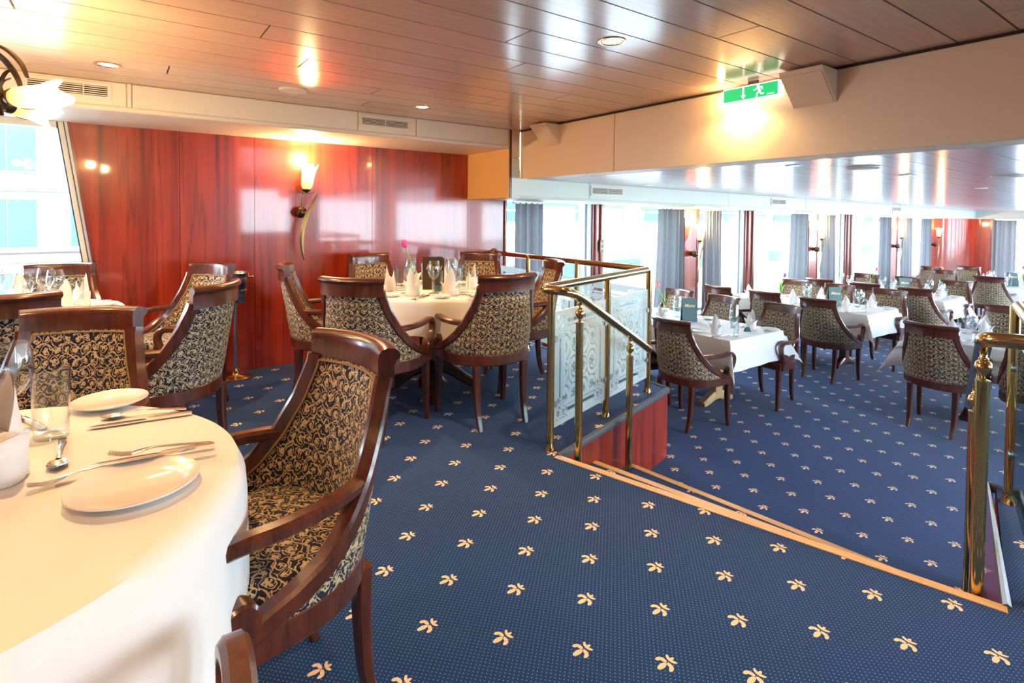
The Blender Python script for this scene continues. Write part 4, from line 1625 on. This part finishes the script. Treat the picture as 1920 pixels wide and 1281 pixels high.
SHADE = m_tulip_shade().mesh('shade', M['shade'], 60)
SCON = {}


def sconce(x, y, z, label, lean=.25):
    """tulip wall lamp; the wall is at local y = 0, the room at -y"""
    g = 'tulip wall lamps'
    if not SCON:
        t = thing('wall_lamp', label, 'wall lamp', (x, y, z), 0, g)
        SCON['p'] = t
        m = MB().lathe([(.001, -.0), (.030, .0), (.036, .008), (.020, .02), (.016, .03)], 20, Matrix.Rotation(radians(90), 4, 'X'))
        m.sphere((0, -.070, 0), .050, 20, 12)
        m.sphere((-.052, -.070, 0), .008, 8, 6)
        m.sphere((.052, -.070, 0), .008, 8, 6)
        m.build('mount', M['bronze'], t, 60)
        st_ = smoothpath([(.0, -.10, .03), (-.004, -.12, .09), (.002, -.13, .14), (.028, -.13, .185)], 5)
        MB().tube(st_, .006, 8).build('stem', M['greenbronze'], t, 60)
        # long blade leaf crossing the mount
        rows = []
        for i in range(19):
            q = i / 18
            c = Vector((.125 - .15 * q + .13 * max(0, q - .45) ** 2 * .9 - .05 * sin(pi * q), -.132 - .02 * sin(pi * q), .165 - .575 * q))
            w = .020 * sin(pi * (.04 + .92 * q)) ** .7
            rows.append([c + Vector((-w, .006, 0)), c + Vector((0, -.006, 0)), c + Vector((w, .006, 0)), c + Vector((0, .008, 0))])
        MB().grid(rows, closed=True).build('leaf', M['greenbronze'], t, 40)
        sh = link('shade', SHADE, t)
        sh.matrix_local = Matrix.Translation((.030, -.13, .19)) @ Matrix.Rotation(.12, 4, 'Y')
        MB().lathe([(.008, -.02), (.030, -.004), (.034, .008), (.030, .010), (.010, .0)], 16, Matrix.Translation((.030, -.13, .186))).build('calyx', M['bronze'], sh_parent(t), 60)
        for sx, yy in ((-1, 0), (-.8, -.05), (1, -.02)):
            w = smoothpath([(.028, -.13, .168), (.028 + sx * .03, -.13 + yy * .4, .160), (.028 + sx * .062, -.13 + yy, .178), (.028 + sx * .072, -.13 + yy, .225)], 5)
            n = len(w)
            MB().tube(w, .0035, 6, scale=[1 - .7 * i / n for i in range(n)]).build('tendril', M['bronze'], t, 60)
    else:
        t = dup(SCON['p'], (x, y, z), 0, label, g)
    lamp('POINT', 'wall_lamp_light', (x + .045, y - .14, z + .47), 16, (1, .66, .30), .03)
    return t


def sh_parent(t):
    return t


sconce(1.263, YW - .001, 1.324, 'lit tulip wall lamp on the glossy red wall')
for (a, b), w in zip(PIERS, ('first', 'second', 'third')):
    xx_ = (a + b) / 2
    sconce(xx_, YG - .053, zfl(xx_) + 1.34, 'lit tulip wall lamp on the %s mahogany pier between curtains' % w)
sconce(16.55, YG - .002, zfl(16.55) + 1.34, 'lit tulip wall lamp on the far curved panelling')

# tulip chandelier over the gap between the two round tables
HC = Vector((-.462, 2.932, 1.765))
ch = thing('chandelier', 'bronze tulip chandelier with curling leaves under the plank ceiling', 'chandelier', HC)
MB().tube([(0, 0, 0), (0, 0, ZC - HC.z - .02)], .008, 10).build('rod', M['bronze'], ch, 60)
MB().lathe([(.001, ZC - HC.z - .001), (.055, ZC - HC.z - .001), (.05, ZC - HC.z - .02), (.012, ZC - HC.z - .03)], 20).build('ceiling_rose', M['bronze'], ch, 60)
MB().sphere((0, 0, 0), .035, 16, 10).build('hub', M['bronze'], ch, 60)
for k in range(4):
    a = radians(-35.5 + 90 * k)
    d, s = Vector((cos(a), sin(a), 0)), Vector((-sin(a), cos(a), 0))
    w = smoothpath([d * .02, d * .06 + Vector((0, 0, .02)), d * .11 + Vector((0, 0, -.012)), d * .145 + Vector((0, 0, -.012))], 5)
    MB().tube(w, .007, 8).build('arm', M['bronze'], ch, 60)
    sh = link('shade', SHADE, ch)
    ax = (d + Vector((0, 0, .03))).normalized()
    rot = ax.to_track_quat('Z', 'Y').to_matrix().to_4x4()
    sh.matrix_local = Matrix.Translation(d * .148 + Vector((0, 0, -.012))) @ rot @ Matrix.Scale(.86, 4)
    MB().lathe([(.008, -.02), (.030, -.004), (.035, .010), (.030, .012), (.010, .0)], 16, Matrix.Translation(d * .147 + Vector((0, 0, -.012))) @ rot).build('calyx', M['bronze'], ch, 60)
    for pts, w0 in (([d * .125 + Vector((0, 0, -.06)), d * .115 + Vector((0, 0, .0)), d * .09 + Vector((0, 0, .06)), d * .04 + Vector((0, 0, .12)), d * -.03 + Vector((0, 0, .17))], .012),
                    ([d * .11 + Vector((0, 0, .0)), d * .112 + Vector((0, 0, .04)), d * .13 + Vector((0, 0, .08)), d * .165 + Vector((0, 0, .102))], .008),
                    ([d * .215 + Vector((0, 0, .065)), d * .19 + Vector((0, 0, .12)), d * .135 + Vector((0, 0, .172)), d * .06 + Vector((0, 0, .20)), d * .0 + Vector((0, 0, .20))], .013)):
        p = smoothpath(pts, 5)
        n = len(p) - 1
        MB().sweep(p, rrect(.9, 2.0, .2), up=s, scale=[w0 * (.15 + .85 * sin(pi * min(1, .1 + .8 * i / n)) ** .6) for i in range(n + 1)]).build('leaf', M['bronze'], ch, 40)
    p = smoothpath([d * .15 + Vector((0, 0, -.03)), d * .19 + Vector((0, 0, -.052)), d * .24 + Vector((0, 0, -.055)), d * .262 + Vector((0, 0, -.038))], 5)
    MB().tube(p, .0016, 5).build('tendril', M['bronze'], ch, 60)
    lamp('POINT', 'chandelier_light', HC + d * .40 + Vector((0, 0, .0)), 6, (1, .68, .32), .03)

# recessed downlights
def downlight(x, y, z, label, e, mat, cone=100, r=.05):
    t = thing('downlight', label, 'downlight', (x, y, z), 0, 'recessed ceiling downlights')
    MB().lathe([(r + .014, -.0), (r + .014, -.004), (r, -.006), (r - .006, -.002), (r - .006, .0)], 24).build('trim_ring', M['brass'] if e else M['white'], t, 60)
    MB().lathe([(.001, -.0035), (r - .012, -.0035), (r - .006, -.0015)], 24).build('lens', mat, t, 60)
    if e:
        lamp('SPOT', 'downlight_beam', (x, y, z - .02), e, (1, .58, .27), .03, None, cone, .8)


for x, y, w in ((-.05, 3.73, 'above the window-side round table'), (1.84, 3.73, 'above the pink tulip table'), (1.84, 1.79, 'above the open carpet before the steps'), (-.05, 1.79, 'above the open round table'), (-.05, -.15, 'over the unseen end of the platform'), (1.84, -.15, 'over the platform beside the steps'), (-1.94, 1.79, 'at the end wall of the platform'), (-1.94, 3.73, 'beside the raked window')):
    downlight(x, y, ZC, 'lit recessed downlight ' + w, 19 if 'open round' in w else 46, M['lens'], 120)
for k, (x, y) in enumerate(((3.62, 1.85), (4.85, 1.62), (6.9, 1.68), (9.0, 1.68), (4.6, 3.9), (6.7, 3.9), (9.2, 3.9), (11.5, 3.9), (13.6, 3.9), (11.5, 1.68))):
    downlight(x, y, ZB + dz(x), 'small dim downlight in the daylit plank ceiling', 0, M['dullens'], r=.042)


def disc(x, y, z, label, r=.088):
    t = thing('ceiling_speaker', label, 'speaker', (x, y, z), 0, 'round ceiling speakers')
    MB().lathe([(r, -.0), (r, -.006), (r * .93, -.012), (r * .9, -.011)], 32).build('rim', M['cream'], t, 60)
    MB().lathe([(.001, -.014), (r * .5, -.013), (r * .9, -.0105)], 32).build('grille', M['cream'], t, 60)


disc(.918, 3.74, ZC, 'round cream speaker in the pinkish plank ceiling')
for x, y in ((4.02, 1.60), (5.35, 1.15), (7.2, 1.0)):
    disc(x, y, ZB + dz(x), 'round pale speaker in the lower plank ceiling', .10)


# wedge loudspeakers in the corner of beam and ceiling
def wedge(y0, y1, label):
    h, d = .185, .17
    m = MB().add([(XB - .001, y0, ZC - .013), (XB - .001, y1, ZC - .013), (XB - d, y1, ZC - .013), (XB - d, y0, ZC - .013), (XB - .001, y0, ZC - h), (XB - .001, y1, ZC - h), (XB - d + .01, y0, ZC - .03), (XB - d + .01, y1, ZC - .03)],
                 [(0, 3, 2, 1), (0, 1, 5, 4), (4, 5, 7, 6), (6, 7, 2, 3), (0, 4, 6, 3), (1, 2, 7, 5)])
    t = thing('wedge_speaker', label, 'speaker', (0, 0, 0), 0, 'wedge speakers on the beam')
    m.build('body', M['beam'], t, 0)
    n = Vector((-(h - .03), 0, -(d - .01))).normalized() * .004
    a, b = Vector((XB - d + .01, y0, ZC - .03)), Vector((XB - .001, y0, ZC - h))
    q = [a.lerp(b, .04) + Vector((0, .012, 0)), a.lerp(b, .04) + Vector((0, y1 - y0 - .012, 0)), a.lerp(b, .96) + Vector((0, y1 - y0 - .012, 0)), a.lerp(b, .96) + Vector((0, .012, 0))]
    MB().add([*q, *[p + n for p in q]], [(0, 1, 2, 3), (4, 7, 6, 5), (0, 4, 5, 1), (1, 5, 6, 2), (2, 6, 7, 3), (3, 7, 4, 0)]).build('grille', M['beam'], t, 0)


wedge(1.372, 1.60, 'wedge-shaped cream loudspeaker beside the green exit sign')
wedge(3.63, 3.845, 'wedge-shaped cream loudspeaker at the soffit end of the beam')

# emergency exit sign hung before the beam
sg = thing('exit_sign', 'green emergency exit sign with arrow and running figure on the beam', 'exit sign', (0, 0, 0))
sy0, sy1, sx, sz0, sz1 = 1.635, 1.985, XB - .10, 2.005, 2.095
MB().cbox(sx, sx + .055, sy0, sy1, sz0, sz1, .003).build('housing', M['signwhite'], sg)
MB().box(sx + .02, sx + .035, sy0 + .14, sy0 + .20, sz1, ZC).build('bracket', M['bronze'], sg, 0)
fc = MB().box(sx - .002, sx + .0005, sy0 + .006, sy1 - .006, sz0 + .008, sz1 - .008).build('face', M['green'], sg, 0)


def signshape(pts, name):
    # pts in (across, up) with across running from the viewer's right to left along +Y reversed
    vs = [(sx - .0035, sy1 - u, sz0 + v) for u, v in pts] + [(sx - .0015, sy1 - u, sz0 + v) for u, v in pts]
    n = len(pts)
    MB().add(vs, [tuple(range(n)), tuple(range(n, 2 * n))[::-1]] + [(i, (i + 1) % n, n + (i + 1) % n, n + i) for i in range(n)]).build(name, M['signwhite'], fc, 0)


def stroke(pts, w, name):
    for (a, b), (c, d) in zip(pts, pts[1:]):
        l = sqrt((c - a) ** 2 + (d - b) ** 2)
        nx, ny = -(d - b) / l * w / 2, (c - a) / l * w / 2
        ex, ey = (c - a) / l * w * .3, (d - b) / l * w * .3
        signshape([(a + nx - ex, b + ny - ey), (c + nx + ex, d + ny + ey), (c - nx + ex, d - ny + ey), (a - nx - ex, b - ny - ey)], name)


u0 = .135
stroke([(u0, .076), (u0, .030)], .009, 'arrow')
signshape([(u0 - .016, .034), (u0, .012), (u0 + .016, .034)], 'arrow')
u0 = .215
signshape([(u0 + .012 + .008 * cos(a), .074 + .008 * sin(a)) for a in [2 * pi * i / 12 for i in range(12)]], 'running_figure')
stroke([(u0 + .016, .063), (u0 + .022, .042)], .014, 'running_figure')
stroke([(u0 + .012, .064), (u0 - .002, .056), (u0 - .014, .054)], .006, 'running_figure')
stroke([(u0 + .020, .066), (u0 + .036, .064), (u0 + .038, .052)], .006, 'running_figure')
stroke([(u0 + .020, .040), (u0 + .006, .030), (u0 + .004, .012)], .007, 'running_figure')
stroke([(u0 + .024, .040), (u0 + .030, .026), (u0 + .046, .026)], .007, 'running_figure')
stroke([(.285, .018), (.322, .018)], .004, 'small_print')
MB().box(sx + .012, sx + .044, sy0 + .17, sy1 - .02, sz0 - .006, sz0 + .001).build('lamp_lens', M['lens'], sg, 0)
lamp('SPOT', 'exit_sign_light', (sx + .03, sy1 - .08, sz0 - .014), 9, (1, .62, .22), .02, None, 165, .5)
lamp('POINT', 'exit_sign_glow', (sx + .028, sy1 + .03, (sz0 + sz1) / 2), 1.2, (1, .62, .22), .02)

# air grilles
def grille(p, ux, w, h, n, label, posts=2):
    """front at p (left bottom corner), facing -Y"""
    t = thing('air_grille', label, 'vent', p, 0, 'air grilles in the soffits')
    MB().box(.02, w - .02, -.004, -.003, .02, h - .02).build('slot_back', M['black'], t, 0)
    fr = MB()
    fr.cbox(0, w, -.010, -.001, 0, .022, .002).cbox(0, w, -.010, -.001, h - .022, h, .002).cbox(0, .022, -.010, -.001, .0221, h - .0221, .002).cbox(w - .022, w, -.010, -.001, .0221, h - .0221, .002)
    fr.build('frame', M['cream'], t)
    for i in range(n):
        z = .022 + (h - .044) * (i + .5) / n
        MB().box(.022, w - .022, -.0095, -.0042, z - (h - .044) / n * .21, z + (h - .044) / n * .21).build('slat', M['cream'], t, 0)
    for k in range(posts):
        x = w * (k + 1) / (posts + 1)
        MB().box(x - .003, x + .003, -.0105, -.0096, .022, h - .022).build('slat_post', M['cream'], t, 0)


grille((-.452, YS - .0005, 2.0), 0, .415, .105, 5, 'long cream air grille behind the chandelier tulip')
grille((1.532, YS - .0005, 2.002), 0, .43, .098, 5, 'cream air grille in the soffit over the pink tulip table', 1)
for x, w in ((4.04, 'nearest the red wall'), (7.60, 'over the second window table'), (11.9, 'towards the far end')):
    grille((x, YS - .0005, 1.535 + dz(x)), 0, .50 if x < 7 else .42, .105, 6, 'pale air grille in the lower soffit ' + w, 1)

# ------------------------------------------------------------------ wine cooler, cabinet, switch
wc = thing('wine_cooler_stand', 'steel wine cooler on a slim stand with brass foot by the red wall', 'wine cooler', (.735, 4.80, 0))
MB().lathe([(.001, 0), (.125, 0), (.125, .006), (.11, .014), (.03, .022), (.024, .03), (.015, .06), (.014, .075)], 32).build('foot', M['brass'], wc, 60)
MB().lathe([(.013, .0755), (.013, .60)], 16).build('pole', M['chrome'], wc, 60)
b = MB().lathe([(.001, .60), (.075, .60), (.088, .608), (.098, .80), (.103, .832), (.108, .838), (.104, .842), (.096, .83), (.085, .63), (.001, .615)], 32).build('bucket', M['chrome'], wc, 60)
MB().lathe([(.094, .698), (.099, .700), (.099, .706), (.095, .708)], 32).build('band', M['brass'], b, 60)
for s in (-1, 1):
    m = MB().tube([(s * .10, 0, .80), (s * .125, 0, .80)], .006, 8)
    m.sphere((s * .128, 0, .80), .011, 10, 6)
    m.build('knob', M['brass'], b, 60)

cb = thing('side_cabinet', 'small mahogany side cabinet standing beyond the aisle table', 'cabinet', (8.45, 1.78, zfl(8.45)), 0)
MB().cbox(-.22, .22, -.20, .20, .04, .72, .005).build('body', M['pierwood'], cb)
MB().cbox(-.25, .25, -.225, .225, .72, .75, .006).build('top', M['pierwood'], cb)
for s in (-1, 1):
    d_ = MB().cbox(-.236, -.221, s * .10 - .09, s * .10 + .09, .10, .68, .004).build('door', M['pierwood'], cb)
    MB().sphere((-.244, s * .03, .42), .010, 10, 6).build('knob', M['brass'], d_)
MB().box(-.20, .20, -.18, .18, 0, .04).build('plinth', M['pierwood'], cb, 0)

sw = thing('switch_plate', 'dark double switch plate on the first window mullion', 'switch', (4.925, YG - .052, .93))
MB().cbox(-.035, .035, -.006, .0, -.075, .075, .003).build('plate', M['bronze'], sw)
for z in (-.03, .03):
    for x in (-.014, .014):
        MB().cbox(x - .008, x + .008, -.009, -.006, z - .01, z + .01, .001).build('toggle', M['white'], sw)

# ------------------------------------------------------------------ curtains
def curtain(a, b, along, const, z1, label, flare=0., folds=6, seed=0):
    rd2 = random.Random(seed)
    ph = rd2.uniform(0, 6)
    rows = []
    n = folds * 8
    for i in range(13):
        q = i / 12
        row = []
        for j in range(n + 1):
            f = j / n
            u = a + (b - a) * f
            am = .022 + .012 * q
            w = am * sin(2 * pi * folds * f + ph) + .008 * sin(2 * pi * folds * 1.7 * f + 2 * ph)
            u2 = u + flare * (f if flare > 0 else (1 - f)) * q ** 2 * .5
            ztop = z1 + (dz(u2) if along == 'x' else dz(const))
            zb_ = zfl(u2 if along == 'x' else const) + .03
            z = ztop + (zb_ - ztop) * q
            row.append((u2, const + w, z) if along == 'x' else (const + w, u2, z))
        rows.append(row)
    t = thing('curtain', label, 'curtain', (0, 0, 0), 0, 'grey curtains along the windows')
    MB().grid(rows).build('drape', M['curtain'], t, 60)
    if along == 'x':
        MB().box(a - .02, b + .02, const - .012, const + .012, z1 + dz(a) - .012, z1 + dz(a) + .012).build('track', M['white'], t, 0)


for k, (a, b, w, fl) in enumerate(((3.53, 3.92, 'beside the end of the red wall', 0), (5.97, 6.50, 'on the steps side of the first pier', -.25), (6.98, 7.38, 'on the far side of the first pier', .1), (9.50, 10.10, 'on the steps side of the second pier', -.3), (10.62, 11.10, 'on the far side of the second pier', .1), (13.15, 13.74, 'on the steps side of the third pier', -.3), (14.34, 14.9, 'on the far side of the third pier', 0), (15.55, 16.15, 'before the far curved panelling', -.2))):
    curtain(a, b, 'x', YG - .10, 1.455, 'gathered grey curtain ' + w, fl, 5 + k % 3, k)
curtain(3.55, 4.0, 'y', XF - .12, 1.455, 'gathered grey curtain at the far end window', 0, 5, 31)

# ------------------------------------------------------------------ outside
MB_g = MB().box(-60, 80, -60, 70, -2.7, -2.6).build('ground_outside', M['quay'], smooth=0)
struct(MB_g, 'pale quay and water outside the windows', 'ground')
fb = thing('street_building', 'pale quay building with rows of windows beyond the raked window', 'building', (0, 20, 0))
MB().box(-16, 6, 0, 8, -2.6, 12).build('facade', M['facade'], fb, 0)
for k, z in enumerate((-1.75, .22, 2.35, 4.5, 6.6)):
    MB().box(-16, 6, -.06, -.001, z + 1.62, z + 1.72).build('band', M['facade2'], fb, 0)
    for i in range(10):
        x = -15.4 + 1.95 * i + .55
        w_ = MB().box(x, x + 1.3, -.05, -.002, z, z + 1.45).build('window', M['facade2'], fb, 0)
        for q in (0, 1):
            MB().box(x + .05 + q * .62, x + .63 + q * .62, -.07, -.051, z + .06, z + 1.39).build('pane', M['farpane'], w_, 0)
dr = thing('deck_railing', 'white deck railing outside the raked window', 'railing', (0, 6.0, 0))
MB().tube([(-8, 0, .98), (2.9, 0, .98)], .032, 10).build('top_rail', M['hull'], dr, 60)
MB().tube([(-8, 0, .80), (2.9, 0, .80)], .014, 8).build('mid_rail', M['hull'], dr, 60)
bal = MB().tube([(0, 0, -.1), (0, 0, .80)], .010, 6).mesh('baluster', M['white'])
for i in range(64):
    link('baluster', bal, dr, (-6.4 + i * .13, 0, 0))
struct(MB().box(-8, 3.2, 5.06, 6.2, -.2, -.1).build('floor_deck', M['deckgrey'], smooth=0), 'grey side deck outside the raked window', 'deck')
ns = thing('neighbour_ship', 'white passenger ship moored beyond the dining room windows', 'ship', (0, 13.5, 0))
MB().box(1.5, 46, 0, 5, -2.4, .55).build('hull', M['hull'], ns, 0)
MB().box(1.5, 46, -.12, .0, .45, .55).build('rubbing_strake', M['deckgrey'], ns, 0)
MB().box(3.5, 45, 1.2, 5, .551, 2.6).build('deckhouse', M['hull'], ns, 0)
MB().box(2.5, 46, .5, 5, 2.6, 2.7).build('upper_deck', M['facade2'], ns, 0)
for i in range(16):
    x = 4.3 + 2.5 * i
    w_ = MB().box(x, x + 1.7, 1.15, 1.199, 1.05, 2.35).build('window', M['facade2'], ns, 0)
    MB().box(x + .06, x + 1.64, 1.13, 1.149, 1.11, 2.29).build('pane', M['farpane'], w_, 0)
    MB().box(x - .2, x + 1.2, -.03, -.001, -.75, -.25).build('porthole', M['farpane'], ns, 0)
for i in range(10):
    x = 3 + i * 4
    MB().tube([(x, .3, .55), (x, .3, 2.6)], .05, 8).build('stanchion', M['white'], ns)
MB().tube([(2, .15, 1.45), (45, .15, 1.45)], .03, 8).build('ship_rail', M['white'], ns)
